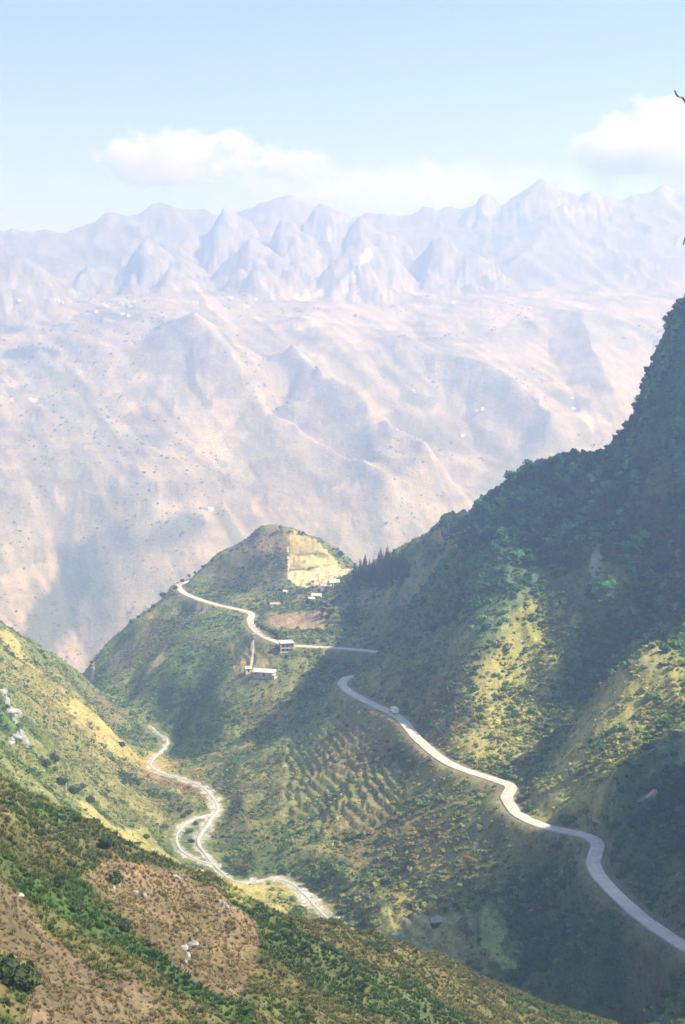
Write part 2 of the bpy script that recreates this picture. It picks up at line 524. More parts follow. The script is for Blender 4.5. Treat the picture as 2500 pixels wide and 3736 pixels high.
def grid_mesh(name, X, Y, Z, cols=None, rows=None):
    n, m = X.shape
    me = bpy.data.meshes.new(name)
    me.vertices.add(n * m)
    me.vertices.foreach_set('co', np.stack([X, Y, Z], -1).astype(np.float32).ravel())
    idx = np.arange(n * m).reshape(n, m)
    q = np.stack([idx[:-1, :-1], idx[:-1, 1:], idx[1:, 1:], idx[1:, :-1]], -1).reshape(-1, 4)[:, ::-1]
    me.loops.add(q.size)
    me.loops.foreach_set('vertex_index', q.astype(np.int32).ravel())
    me.polygons.add(len(q))
    me.polygons.foreach_set('loop_start', np.arange(0, q.size, 4, dtype=np.int32))
    me.polygons.foreach_set('use_smooth', np.ones(len(q), bool))
    me.update(calc_edges=True)
    return me


def add_color(me, name, rgb):
    a = me.color_attributes.new(name, 'FLOAT_COLOR', 'POINT')
    c = np.ones((len(me.vertices), 4), np.float32)
    c[:, :3] = rgb.reshape(-1, 3)
    a.data.foreach_set('color', c.ravel())


# ------------------------------------------------------------------ colour of the ground (albedo): what grows or lies where, plus some painted sun and shade
Yl, Br, Gr, DG, Ol, Tn, Pl, Rk, Pk = ((.44, .345, .125), (.2, .148, .082), (.085, .145, .04), (.04, .08, .03), (.165, .2, .075), (.31, .275, .12),
                                      (.56, .47, .25), (.38, .37, .355), (.36, .25, .15))
SunPatchC = (.35, .325, .115)  # sunlit patches on the right spurs: sunlight put into the ground colour
SEEDS_N = [
    ([(950, 2930), (1250, 2850), (1550, 3040), (1250, 3130)], 210, (.26, .235, .09), .65), ([(1400, 2600), (1600, 2680), (1850, 2700)], 130, (.27, .24, .095), .6), ([(150, 2500), (300, 2800), (500, 2950)], 200, (.27, .24, .1), .5, 345),  # slope between river and road lightened, sunlight put into its colour
    ([(1500, 2250), (1800, 2080), (2000, 1950)], 190, (.1, .175, .085), .85), ([(2400, 3000), (2250, 3250), (2300, 3450)], 260, (.05, .11, .045), .9), ([(1950, 3350), (2050, 3500), (2250, 3650)], 160, (.055, .11, .045), .9), ([(2120, 2450), (2250, 2280), (2450, 2200)], 90, (.065, .13, .06), .85),  # green cover of the shaded right slopes and gully, shade put into the colour
    ([(1450, 2480), (1650, 2420)], 110, (.2, .19, .085), .7),
     # (picture polyline, radius in picture px, colour, strength)
    ([(50, 2950), (350, 3080), (600, 3180)], 110, (.115, .125, .048), .8), 
    ([(100, 3250), (400, 3400), (560, 3500), (760, 3640), (900, 3700)], 42, Gr, .85), ([(980, 3420), (1300, 3560), (1650, 3720)], 120, (.085, .122, .04), .8), ([(640, 3190), (800, 3280), (900, 3310)], 30, Gr, .5), ([(10, 3540), (90, 3590)], 42, (.07, .13, .035), .9),
    ([(330, 3170), (260, 3300)], 40, Gr, .6),
    ([(180, 2560), (400, 2720), (600, 2860)], 190, (.3, .26, .11), .6, 345), ([(300, 2620), (450, 2720), (560, 2790)], 85, (.46, .37, .15), .9), ([(360, 2985), (550, 3080), (780, 3195), (1000, 3280)], 80, (.43, .38, .15), .95, 345), ([(20, 2320), (80, 2400), (130, 2440)], 32, Yl, .8),
    ([(30, 2660), (10, 2560)], 60, Gr, .8), ([(140, 2950), (260, 2985)], 36, Gr, .8), ([(540, 2825), (700, 2880)], 26, (.26, .16, .09), .7), ([(250, 2480), (420, 2600)], 50, (.19, .155, .09), .7),
    ([(480, 2850), (560, 2900), (640, 2960)], 50, (.12, .13, .05), .7), ([(640, 2530), (760, 2640), (680, 2700)], 85, DG, .85), ([(650, 2400), (800, 2470)], 80, Gr, .6),
    ([(450, 2400), (600, 2300), (700, 2250)], 60, (.145, .13, .08), .8), ([(700, 2810), (900, 2722), (1130, 2602)], 13, (.34, .26, .14), .9),
    ([(1230, 2740), (1380, 2720)], 110, (.185, .15, .075), .8), ([(1455, 2745), (1490, 2790)], 45, DG, .8), ([(1000, 3130), (1250, 3215)], 50, Gr, .6), ([(830, 3150), (900, 3190)], 26, (.12, .17, .06), .8),
    ([(850, 2960), (870, 3060)], 45, (.1, .105, .05), .7), ([(1300, 3000), (1500, 3100)], 120, (.2, .17, .07), .7),
    ([(1960, 2330), (1860, 2500), (1800, 2650), (1700, 2750)], 120, SunPatchC, .9), ([(2380, 2480), (2200, 2700), (2050, 2900)], 130, SunPatchC, .9), ([(1650, 2600), (1550, 2600)], 80, (.2, .165, .085), .7),
    ([(1480, 3340), (1640, 3440)], 75, (.3, .27, .11), .9), ([(1752, 3390), (1752, 3450), (1790, 3520), (1850, 3565), (1960, 3625)], 11, DG, 1), ([(860, 3250), (1000, 3260), (1130, 3330)], 40, (.27, .26, .09), .9),
    ([(850, 2110), (930, 2030), (1010, 2080)], 90, (.135, .12, .075), .8), ([(1000, 1945), (960, 1990), (1030, 1990)], 30, (.27, .2, .13), .8),
    ([(1000, 2265), (1150, 2270)], 42, (.38, .27, .17), .9), ([(1090, 2190), (1200, 2130)], 26, (.32, .28, .15), .8), ([(1290, 2125), (1460, 2095)], 45, DG, .8), ([(1330, 2190), (1400, 2185)], 36, Tn, .85),
    ([(725, 2215), (560, 2430)], 8, (.42, .33, .23), .9), ([(750, 2222), (680, 2320)], 8, (.42, .33, .23), .8), ([(1590, 1965), (1740, 1935)], 34, (.40, .26, .14), .9), ([(1500, 2010), (1580, 2000)], 30, (.15, .2, .06), .8),
    ([(1130, 2420), (1250, 2450), (1150, 2520)], 70, (.19, .19, .075), .7), ([(880, 2440), (980, 2400)], 60, (.3, .25, .12), .8), ([(930, 2620), (1050, 2590)], 60, (.23, .2, .085), .6),
    ([(1460, 2260), (1440, 2330)], 45, (.1, .14, .05), .8), ([(2150, 1720), (2160, 1800)], 16, Rk, .7), ([(2180, 2020), (2170, 2100)], 20, Rk, .6), ([(2350, 1700), (2450, 1900), (2400, 2000)], 90, (.09, .12, .05), .7),
    ([(15, 2530), (60, 2610), (80, 2700), (110, 2740)], 13, Rk, .8), ([(2330, 2940), (2390, 2890)], 7, (.4, .38, .34), .8)]
SEEDS_F = [
    ([(1345, 930), (1300, 1000), (1250, 1052)], 13, (.8, .72, .6), .9), ([(1090, 1095), (1160, 1075)], 12, (.8, .72, .6), .9), ([(1090, 1200), (1130, 1185)], 16, (.62, .54, .44), .6), ([(770, 1280), (880, 1262)], 12, (.62, .54, .44), .6),
    ([(1500, 1112), (1620, 1128)], 10, (.62, .54, .44), .7), ([(40, 1462), (130, 1462)], 8, (.7, .6, .5), .7), ([(2290, 1015)], 14, (.7, .62, .5), .7), ([(2050, 770), (2150, 775)], 10, (.6, .5, .4), .5),
    ([(40, 1290), (110, 1280)], 32, (.05, .075, .045), .85), ([(170, 1282), (200, 1290)], 18, (.04, .065, .04), .9), ([(10, 1200), (50, 1205)], 28, (.05, .075, .045), .85), ([(150, 1180), (240, 1190)], 16, (.06, .08, .05), .7),
    ([(380, 1150), (500, 1160)], 22, (.06, .085, .055), .7), ([(690, 1300), (700, 1400), (760, 1480)], 16, (.07, .09, .05), .8), ([(290, 2060), (240, 2180), (180, 2290)], 85, (.055, .075, .045), .85), ([(330, 2120), (400, 2200)], 70, (.08, .1, .06), .6),  # large dark patches low on the left: forest with a cloud shadow painted in
    ([(600, 1960), (680, 1920)], 60, (.12, .12, .08), .7), ([(1480, 1460), (1560, 1470)], 28, (.09, .1, .06), .7), ([(2060, 1455), (2110, 1470)], 40, (.09, .11, .07), .7), ([(1450, 1560), (1650, 1600)], 60, (.13, .13, .09), .6),
    ([(570, 1600), (590, 1620)], 26, (.13, .13, .1), .6), ([(520, 1850), (700, 1850), (780, 1880)], 26, (.5, .4, .29), .8), ([(600, 1420), (780, 1590), (900, 1750)], 30, (.5, .42, .28), .7), ([(1180, 1790), (1330, 1770)], 6, (.6, .5, .36), .8),
    ([(450, 1480), (560, 1490)], 28, (.5, .4, .29), .6), ([(2130, 1500), (2160, 1570)], 9, (.62, .5, .38), .8), ([(1930, 1500), (1940, 1540)], 26, (.45, .34, .27), .6), ([(800, 1870), (840, 1920), (870, 1980)], 24, (.1, .13, .07), .7)]


def paint(X, Y, Z, base, seeds, wob, lo):
    out = base
    nz = fbm(X / wob, Y / wob, 4, 91)
    nz2 = fbm(X / wob * 4, Y / wob * 4, 3, 95)
    for pl, rad, c, st, *far_from in seeds:
        P = np.array([hit(*p, lo=(far_from or [lo])[0]) for p in pl])
        D = np.linalg.norm(P, axis=1).mean()
        R = rad / FPX * D
        m = (X > P[:, 0].min() - 2.5 * R - 10) & (X < P[:, 0].max() + 2.5 * R + 10) & (Y > P[:, 1].min() - 6 * R - 10) & (Y < P[:, 1].max() + 6 * R + 10)
        if not m.any():
            continue
        best = np.full(m.sum(), 1e9)
        Q = np.stack([X[m], Y[m] * 0.45, Z[m]], -1)
        Pq = P * np.array([1, 0.45, 1])
        if len(Pq) == 1:
            best = np.linalg.norm(Q - Pq[0], axis=1)
        for a, b in zip(Pq[:-1], Pq[1:]):
            ab = b - a
            t = np.clip(((Q - a) @ ab) / (ab @ ab + 1e-9), 0, 1)
            best = np.minimum(best, np.linalg.norm(Q - a - t[:, None] * ab, axis=1))
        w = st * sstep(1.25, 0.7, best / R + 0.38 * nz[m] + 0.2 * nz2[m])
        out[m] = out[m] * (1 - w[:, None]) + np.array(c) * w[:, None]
    return out


nA = fbm(XN / 55, YN / 55, 4, 101)
nB = fbm(XN / 13, YN / 13, 3, 111)
tint = np.empty(XN.shape + (3,))
ol, tn, gr, br = map(np.array, (Ol, Tn, Gr, Br))
mixA = sstep(-.25, .55, nA + .4 * nB)[..., None]
tint[:] = ol * (1 - mixA * .45) + tn * mixA * .45
gmix = sstep(.1, .6, fbm(XN / 32, YN / 32, 4, 121))[..., None]
tint = tint * (1 - .5 * gmix) + gr * .5 * gmix
fgm = sstep(345, 325, YN)[..., None]
tint = tint * (1 - fgm) + (np.array((.15, .14, .055)) * (1 - .5 * gmix) + gr * .5 * gmix) * fgm
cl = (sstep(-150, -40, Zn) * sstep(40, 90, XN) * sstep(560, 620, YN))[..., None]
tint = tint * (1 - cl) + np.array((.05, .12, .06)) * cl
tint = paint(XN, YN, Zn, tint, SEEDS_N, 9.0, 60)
FIELDS = [([(1055, 2035), (1130, 2030), (1215, 2035), (1240, 2052), (1225, 2070), (1055, 2075)], (.55, .45, .22), .95),
          ([(1058, 2085), (1150, 2075), (1235, 2062), (1285, 2078), (1225, 2118), (1056, 2112)], (.62, .53, .30), 1),
          ([(1060, 1950), (1120, 1960), (1235, 2040), (1062, 2028)], (.45, .36, .18), .9),
          ([(1745, 3345), (1790, 3340), (1850, 3400), (1822, 3450), (1862, 3500), (1895, 3548), (1830, 3540), (1772, 3485), (1735, 3420)], (.26, .34, .1), .95),
          ([(1560, 3390), (1730, 3370), (1725, 3440), (1765, 3500), (1700, 3520), (1590, 3470)], (.27, .25, .1), .85)]
PLOTS = [[(303, 3204), (351, 3162), (542, 3150), (670, 3182), (861, 3305), (945, 3368), (945, 3507), (861, 3650), (797, 3618), (638, 3523), (526, 3427), (399, 3284)],
         [(-60, 3200), (96, 3284), (175, 3411), (287, 3507), (414, 3587), (558, 3618), (685, 3735), (700, 3800), (120, 3800), (110, 3600), (60, 3510), (-60, 3480)]]


def hit_fg(px, py):
    q = hit(px, min(py, 3735))
    return q if py <= 3735 else q * (at_r(0, 3735, 1)[2] / at_r(0, py, 1)[2])


PLOTS = [[hit_fg(*p) for p in pl] for pl in PLOTS]
for pl, c in zip(PLOTS, ((.225, .165, .095), (.215, .16, .098))):
    m = in_poly(XN + 1.1 * nB, YN + 1.6 * nA, pl) & (YN < 340)
    tint[m] = tint[m] * .12 + np.array(c) * .88
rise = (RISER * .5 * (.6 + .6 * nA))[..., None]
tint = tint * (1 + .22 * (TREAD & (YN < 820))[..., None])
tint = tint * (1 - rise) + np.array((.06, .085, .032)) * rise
for poly, c, st in FIELDS:
    P = [hit(*p) for p in poly]
    m = in_poly(XN + 1.6 * nB, YN + 2.4 * nA, P) & (YN > 345)
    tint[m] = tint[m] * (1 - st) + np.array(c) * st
dr = DRN
# stony river bed: gravel between uneven banks
RVW = [([0, .08, .2, .3, .36, .45, .55, .7, .85, 1], [3.0, 3.4, 1.9, 1.7, 4.2, 2.6, 3.0, 2.0, 1.5, 1.2]), ([0, .3, .6, 1], [2.6, 2.0, 2.4, 1.8])]
bedm = np.zeros(XN.shape)
rb = (YN > 480) & (YN < 960) & (XN < 40) & (XN > -150)
for L, (tt, ww) in zip(river_lines, RVW):
    Lt = L.copy()
    ss = np.r_[0, np.cumsum(np.linalg.norm(np.diff(L, axis=0), axis=1))]
    Lt[:, 2] = np.interp(ss / ss[-1], tt, ww)
    d, w_ = dist_poly(XN[rb], YN[rb], Lt)
    nn = fbm(XN[rb] / 7, YN[rb] / 7, 4, 161)
    bedm[rb] = np.maximum(bedm[rb], sstep(1.2, .95, d / w_ + .8 * nn))
gv = np.array((.5, .475, .435)) * (1 + .35 * fbm(XN / 2.2, YN / 2.2, 3, 163))[..., None]
bank = (sstep(9, 4, dr + 2.5 * nB) * .6)[..., None]
tint = tint * (1 - bank) + np.array((.24, .19, .12)) * bank
tint = np.clip(tint * (1 + .22 * nB[..., None]), .01, .9)
tint = tint * (1 - bedm[..., None]) + gv * bedm[..., None]

fA = fbm(XF / 260, YF / 260, 5, 131)
fB = fbm(XF / 45, YF / 45, 4, 141)
tf = np.empty(XF.shape + (3,))
mx = sstep(-.4, .9, fA + .2 * fB)[..., None]
tf[:] = np.array((.34, .275, .205)) * (1 - mx * .5) + np.array((.17, .17, .11)) * mx * .6
streak = fbm((XF * .85 + YF * .53) / 26, (XF * .53 - YF * .85) / 210, 4, 151) + .6 * fbm(ZF / 9 + XF / 300, XF / 160, 3, 153)
tf = tf * (1 + .42 * np.clip(streak, -1, 1))[..., None]
up = (sstep(70, 240, ZF))[..., None] * .5
tf = tf * (1 - up) + np.array((.13, .14, .125)) * up
# steep limestone shows pale
gz = np.hypot(np.gradient(ZF, axis=0) / np.gradient(RF, axis=0), np.gradient(ZF, axis=1) / (np.gradient(AF, axis=1) * RF))
st = (sstep(.95, 1.5, gz + .3 * fB) * .5)[..., None]
tf = tf * (1 - st) + np.array((.33, .3, .26)) * st
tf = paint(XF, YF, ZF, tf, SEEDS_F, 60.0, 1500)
tf = np.clip(tf * (1 + .1 * fB[..., None]), .02, .9)


# ------------------------------------------------------------------ materials
def mat(name):
    m = bpy.data.materials.new(name)
    m.use_nodes = True
    nt = m.node_tree
    b = nt.nodes['Principled BSDF']
    b.inputs['Roughness'].default_value = 0.9
    b.inputs['Specular IOR Level'].default_value = 0.15
    return m, nt, b


def nnode(nt, kind, **kw):
    n = nt.nodes.new(kind)
    for k, v in kw.items():
        if k in n.inputs.keys():
            n.inputs[k].default_value = v
        else:
            setattr(n, k, v)
    return n


def tex_noise(nt, scale, detail=4, rough=.6, coord=None):
    n = nnode(nt, 'ShaderNodeTexNoise', Scale=scale, Detail=detail, Roughness=rough)
    if coord is None:
        coord = nt.nodes.get('tc') or nnode(nt, 'ShaderNodeTexCoord', name='tc')
        coord.name = 'tc'
        coord = coord.outputs['Object']
    nt.links.new(coord, n.inputs['Vector'])
    return n.outputs['Fac']


def ramp(nt, fac, stops):
    r = nnode(nt, 'ShaderNodeValToRGB')
    e = r.color_ramp.elements
    while len(e) < len(stops):
        e.new(.5)
    for k, (p, c) in enumerate(stops):
        e[k].position = p
        e[k].color = (*c, 1) if len(c) == 3 else c
    nt.links.new(fac, r.inputs['Fac'])
    return r.outputs['Color']


def mix(nt, fac, a, b, blend='MIX'):
    n = nnode(nt, 'ShaderNodeMix', data_type='RGBA', blend_type=blend)
    for s, v in ((0, fac), (6, a), (7, b)):
        if isinstance(v, (int, float)):
            n.inputs[s].default_value = v
        elif isinstance(v, tuple):
            n.inputs[s].default_value = (*v, 1)
        else:
            nt.links.new(v, n.inputs[s])
    return n.outputs[2]


def bump(nt, b, h, strength, dist):
    n = nnode(nt, 'ShaderNodeBump', Strength=strength, Distance=dist)
    nt.links.new(h, n.inputs['Height'])
    nt.links.new(n.outputs[0], b.inputs['Normal'])


def ground_material(name, s_big, s_mid, s_small, dark, bdist, k=1.0):
    m, nt, b = mat(name)
    at = nnode(nt, 'ShaderNodeAttribute', attribute_name='tint')
    base = at.outputs['Color']
    f1 = tex_noise(nt, s_mid, 5, .65)
    f2 = tex_noise(nt, s_small, 4, .7)
    f3 = tex_noise(nt, s_big, 3, .5)
    c = mix(nt, 1.0, base, ramp(nt, f1, [(.3, (1 - .5 * k, 1 - .42 * k, 1 - .5 * k)), (.5, (1, 1, 1)), (.7, (1 + .35 * k, 1 + .3 * k, 1 + .2 * k))]), 'MULTIPLY')
    c = mix(nt, 1.0, c, ramp(nt, f2, [(.32, (1 - .45 * k, 1 - .4 * k, 1 - .45 * k)), (.52, (1, 1, 1)), (.7, (1 + .3 * k, 1 + .28 * k, 1 + .2 * k))]), 'MULTIPLY')
    if k < 1:           # patchwork of small fields on the far slopes
        vo = nnode(nt, 'ShaderNodeTexVoronoi', Scale=.016)
        mp = nnode(nt, 'ShaderNodeMapping')
        mp.inputs['Scale'].default_value = (1.0, .45, 1.3)
        nt.links.new(nt.nodes['tc'].outputs['Object'], mp.inputs[0])
        nt.links.new(mp.outputs[0], vo.inputs['Vector'])
        sx = nnode(nt, 'ShaderNodeSeparateColor')
        nt.links.new(vo.outputs['Color'], sx.inputs[0])
        c = mix(nt, 1.0, c, ramp(nt, sx.outputs[0], [(0, (.76, .82, .8)), (.45, (1, 1, 1)), (.8, (1.03, 1.01, .99)), (1, (1.22, 1.18, 1.1))]), 'MULTIPLY')
    g = ramp(nt, f3, [(.55, (0, 0, 0)), (.7, (1, 1, 1))])
    c = mix(nt, g, c, mix(nt, 1.0, c, dark, 'MULTIPLY'))
    nt.links.new(c, b.inputs['Base Color'])
    add = nnode(nt, 'ShaderNodeMath', operation='ADD')
    nt.links.new(f1, add.inputs[0])
    nt.links.new(f2, add.inputs[1])
    bump(nt, b, add.outputs[0], .9, bdist)
    return m


def simple(name, col, scale=.6, var=.25, rough=.9, bd=.02, attr_random=0.0, stops=None):
    m, nt, b = mat(name)
    f = tex_noise(nt, scale, 5, .65)
    lo = tuple(c * (1 - var) for c in col)
    hi = tuple(min(1, c * (1 + var)) for c in col)
    c = ramp(nt, f, stops or [(.3, lo), (.5, col), (.7, hi)])
    if attr_random:
        oi = nnode(nt, 'ShaderNodeObjectInfo')
        c = mix(nt, 1.0, c, ramp(nt, oi.outputs['Random'], [(0, (1 - attr_random,) * 3), (.5, (1, 1, 1)), (1, (1 + attr_random, 1 + attr_random * .85, 1 + attr_random * .3))]), 'MULTIPLY')
    nt.links.new(c, b.inputs['Base Color'])
    b.inputs['Roughness'].default_value = rough
    if bd:
        bump(nt, b, f, .6, bd)
    return m


def leafy(name, a, b_, c_, trans=.25, from_point=False):
    """leaves: three shades picked per object, a little light passing through"""
    m, nt, b = mat(name)
    oi = nnode(nt, 'ShaderNodeObjectInfo')
    c = ramp(nt, oi.outputs['Random'], [(0, a), (.5, b_), (1, c_)])
    if from_point:      # colour of the ground the clump grows on, carried by its point
        at = nnode(nt, 'ShaderNodeAttribute', attribute_name='col', attribute_type='INSTANCER')
        c = mix(nt, 1.0, at.outputs['Color'], ramp(nt, oi.outputs['Random'], [(0, a), (.5, b_), (1, c_)]), 'MULTIPLY')
    geo = nnode(nt, 'ShaderNodeNewGeometry')
    f = tex_noise(nt, 1.7, 3, .6, geo.outputs['Position'])
    c = mix(nt, 1.0, c, ramp(nt, f, [(.3, (.6, .65, .6)), (.7, (1.35, 1.3, 1.2))]), 'MULTIPLY')
    nt.links.new(c, b.inputs['Base Color'])
    b.inputs['Roughness'].default_value = .75
    tr = nnode(nt, 'ShaderNodeBsdfTranslucent')
    nt.links.new(c, tr.inputs['Color'])
    ms = nnode(nt, 'ShaderNodeMixShader')
    ms.inputs[0].default_value = trans
    nt.links.new(b.outputs[0], ms.inputs[1])
    nt.links.new(tr.outputs[0], ms.inputs[2])
    nt.links.new(ms.outputs[0], nt.nodes['Material Output'].inputs['Surface'])
    return m


M = {}
M['ground'] = ground_material('hillside_ground', .02, .22, 1.1, (.55, .66, .5), .5)
M['far'] = ground_material('mountain_ground', .004, .022, .11, (.8, .85, .82), 4.0, .45)
M['road'] = simple('pale_concrete', (.57, .525, .465), .3, .2, .9, .01)
M['gravel'] = simple('river_gravel', (.5, .47, .43), .55, .2, .9, .25, 0, [(.3, (.2, .2, .18)), (.45, (.44, .42, .38)), (.62, (.6, .57, .52))])
M['path'] = simple('bare_earth', (.5, .42, .32), .5, .2, .95, .05)
M['plaster'] = simple('white_plaster', (.72, .69, .64), .5, .1, .85, 0)
M['cement'] = simple('bare_cement', (.42, .39, .36), .6, .15, .9, 0)
M['water'] = simple('shallow_stream', (.47, .46, .43), .8, .25, .55, .02)
M['sheet'] = simple('pale_roof_sheet', (.6, .57, .53), .4, .1, .6, 0)
M['greyroof'] = simple('weathered_roof_sheet', (.38, .35, .32), .5, .18, .7, 0)
M['brickred'] = simple('faded_red_paint', (.42, .24, .2), .6, .15, .85, 0)
M['dark'] = simple('dark_opening', (.03, .03, .035), .5, .2, .4, 0)
M['rock'] = simple('grey_limestone', (.34, .34, .34), .9, .35, .9, .12)
M['bark'] = simple('bark', (.12, .085, .055), 2.0, .3, .95, .02)
M['scrub'] = leafy('scrub_leaves', (.085, .11, .03), (.2, .19, .06), (.36, .29, .115), .3)
M['tuft'] = leafy('dry_grass_blades', (.14, .115, .045), (.25, .17, .075), (.36, .25, .115), .25)
M['gtuft'] = leafy('green_grass_blades', (.06, .10, .024), (.09, .135, .034), (.16, .18, .05), .3)
M['darkleaf'] = leafy('dark_leaves', (.035, .062, .02), (.055, .088, .03), (.10, .13, .045))
M['needle'] = leafy('conifer_needles', (.02, .042, .018), (.03, .055, .024), (.045, .07, .03), .1)
M['cover'] = leafy('slope_cover_leaves', (.82, 1.0, .88), (1.32, 1.45, 1.28), (1.8, 1.8, 1.5), .35, True)
M['truckwhite'] = simple('white_vehicle_paint', (.8, .79, .77), 1.0, .05, .35, 0)
M['tyre'] = simple('tyre_rubber', (.02, .02, .02), 3.0, .2, .8, 0)
M['steel'] = simple('grey_steel', (.3, .3, .3), 2.0, .15, .5, 0)


_nt = M['road'].node_tree
_b = _nt.nodes['Principled BSDF']
_src = _b.inputs['Base Color'].links[0].from_socket
_at = nnode(_nt, 'ShaderNodeAttribute', attribute_name='wear')
_nt.links.new(mix(_nt, 1.0, _src, _at.outputs['Color'], 'MULTIPLY'), _b.inputs['Base Color'])


# ------------------------------------------------------------------ land, road, river
def put(name, me, m=None, parent=None, loc=None):
    o = bpy.data.objects.new(name, me)
    COL.objects.link(o)
    if m is not None and me is not None and not me.materials:
        me.materials.append(m)
    if parent is not None:
        o.parent = parent
    if loc is not None:
        o.location = loc
    return o


me = grid_mesh('hillside', XN, YN, Zn)
add_color(me, 'tint', tint)
tag(put('hillside', me, M['ground']), kind='structure')
me = grid_mesh('mountain_range', XF, YF, ZF)
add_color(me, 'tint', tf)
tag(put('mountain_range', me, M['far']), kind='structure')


def ribbon(name, line, hw, m, lift=.1, seed=0, wob=.25, drape=False, skirt=.7, cross=(-1, -.5, 0, .5, 1)):
    L = line
    # even spacing
    s = np.r_[0, np.cumsum(np.linalg.norm(np.diff(L, axis=0), axis=1))]
    n = max(4, int(s[-1] / 2.0))
    q = np.linspace(0, s[-1], n)
    L = np.stack([np.interp(q, s, L[:, k]) for k in range(3)], -1)
    t = np.gradient(L, axis=0)
    nx = np.c_[-t[:, 1], t[:, 0]]
    nx /= np.linalg.norm(nx, axis=1)[:, None]
    h = hw(q / s[-1]) if callable(hw) else np.full(n, hw)
    wl = h * (1 + wob * noise(q / 9 + seed, q * 0 + .5, seed) + wob * .6 * noise(q / 3 + seed, q * 0 + .5, seed + 1))
    wr = h * (1 + wob * noise(q / 9 - seed, q * 0 + 7.5, seed + 2) + wob * .6 * noise(q / 3, q * 0 + 9.5, seed + 3))
    rows = []
    for c in cross:
        ww = wl if c < 0 else wr
        x = L[:, 0] + nx[:, 0] * c * ww
        y = L[:, 1] + nx[:, 1] * c * ww
        z = height(x, y) + lift if drape else L[:, 2] + lift - .05 * abs(c)
        rows.append(np.stack([x, y, z], -1))
    lo0, lo1 = rows[0].copy(), rows[-1].copy()
    lo0[:, :2] -= nx * .3
    lo1[:, :2] += nx * .3
    lo0[:, 2] -= skirt
    lo1[:, 2] -= skirt
    S = np.stack([lo0] + rows + [lo1], 1)[:, ::-1]
    return put(name, grid_mesh(name, S[..., 0], S[..., 1], S[..., 2]), m)


rd = tag(ribbon('road', road_line, 2.4, M['road'], .08, 3, .1, cross=(-1, -.86, -.6, -.42, -.22, 0, .22, .42, .6, .86, 1)), kind='structure')
nv = len(rd.data.vertices)
tr = np.tile(np.array([.6, .78, 1.0, .96, .93, .98, 1.0, .98, .93, .96, 1.0, .78, .6]), nv // 13)
lw = np.repeat(1 + .16 * fbm(np.arange(nv // 13) / 16.0, np.zeros(nv // 13) + .3, 4, 171), 13)
add_color(rd.data, 'wear', np.stack([tr * lw] * 3, -1) * np.array((1, .985, .96)))
tag(ribbon('river', river_lines[0], lambda t: np.interp(t, [0, .3, .36, 1], [.55, .4, .7, .35]), M['water'], -.3, 11, .6, skirt=.4), kind='structure')
tag(ribbon('river', river_lines[1], .45, M['water'], -.29, 23, .6, skirt=.4), kind='structure')
for k, (pl, w) in enumerate([([(928, 2312), (922, 2350), (920, 2400), (915, 2440), (908, 2452)], .8), ([(343, 2408), (338, 2430), (342, 2450), (336, 2475), (338, 2492)], 1.3),
                             ([(1050, 1998), (1052, 2040), (1053, 2085), (1053, 2118)], .8), ([(2395, 2885), (2370, 2905), (2350, 2925), (2325, 2948)], .5)]):
    tag(ribbon('path', np.array([hit(*p) for p in pl]), w, M['path'], .22, 40 + k, .35, True), kind='structure')


# ------------------------------------------------------------------ haze and clouds
def box_mesh(name, lo, hi):
    v = [(x, y, z) for x in (lo[0], hi[0]) for y in (lo[1], hi[1]) for z in (lo[2], hi[2])]
    f = [(0, 1, 3, 2), (4, 6, 7, 5), (0, 4, 5, 1), (2, 3, 7, 6), (0, 2, 6, 4), (1, 5, 7, 3)]
    me = bpy.data.meshes.new(name)
    me.from_pydata(v, [], f)
    return me


HAZE = 4.6e-4
hm = bpy.data.materials.new('haze_air')
hm.use_nodes = True
nt = hm.node_tree
nt.nodes.clear()
pv = nnode(nt, 'ShaderNodeVolumePrincipled')
pv.inputs['Color'].default_value = (.43, .61, 1.0, 1)
pv.inputs['Absorption Color'].default_value = (1, 1, 1, 1)
pv.inputs['Density'].default_value = HAZE
pv.inputs['Anisotropy'].default_value = 0.42
nt.links.new(pv.outputs[0], nnode(nt, 'ShaderNodeOutputMaterial').inputs['Volume'])
zlo = min(Zn.min(), ZF.min()) - 1.5
zhi = max(Zn.max(), ZF.max()) + 12
xm = max(np.abs(XF).max(), np.abs(XN).max()) + 5
haze = put('haze', box_mesh('haze', (-xm, min(YN.min(), -60) - 5, zlo), (xm, YF.max() + 5, zhi)), hm)
tag(haze, kind='stuff')


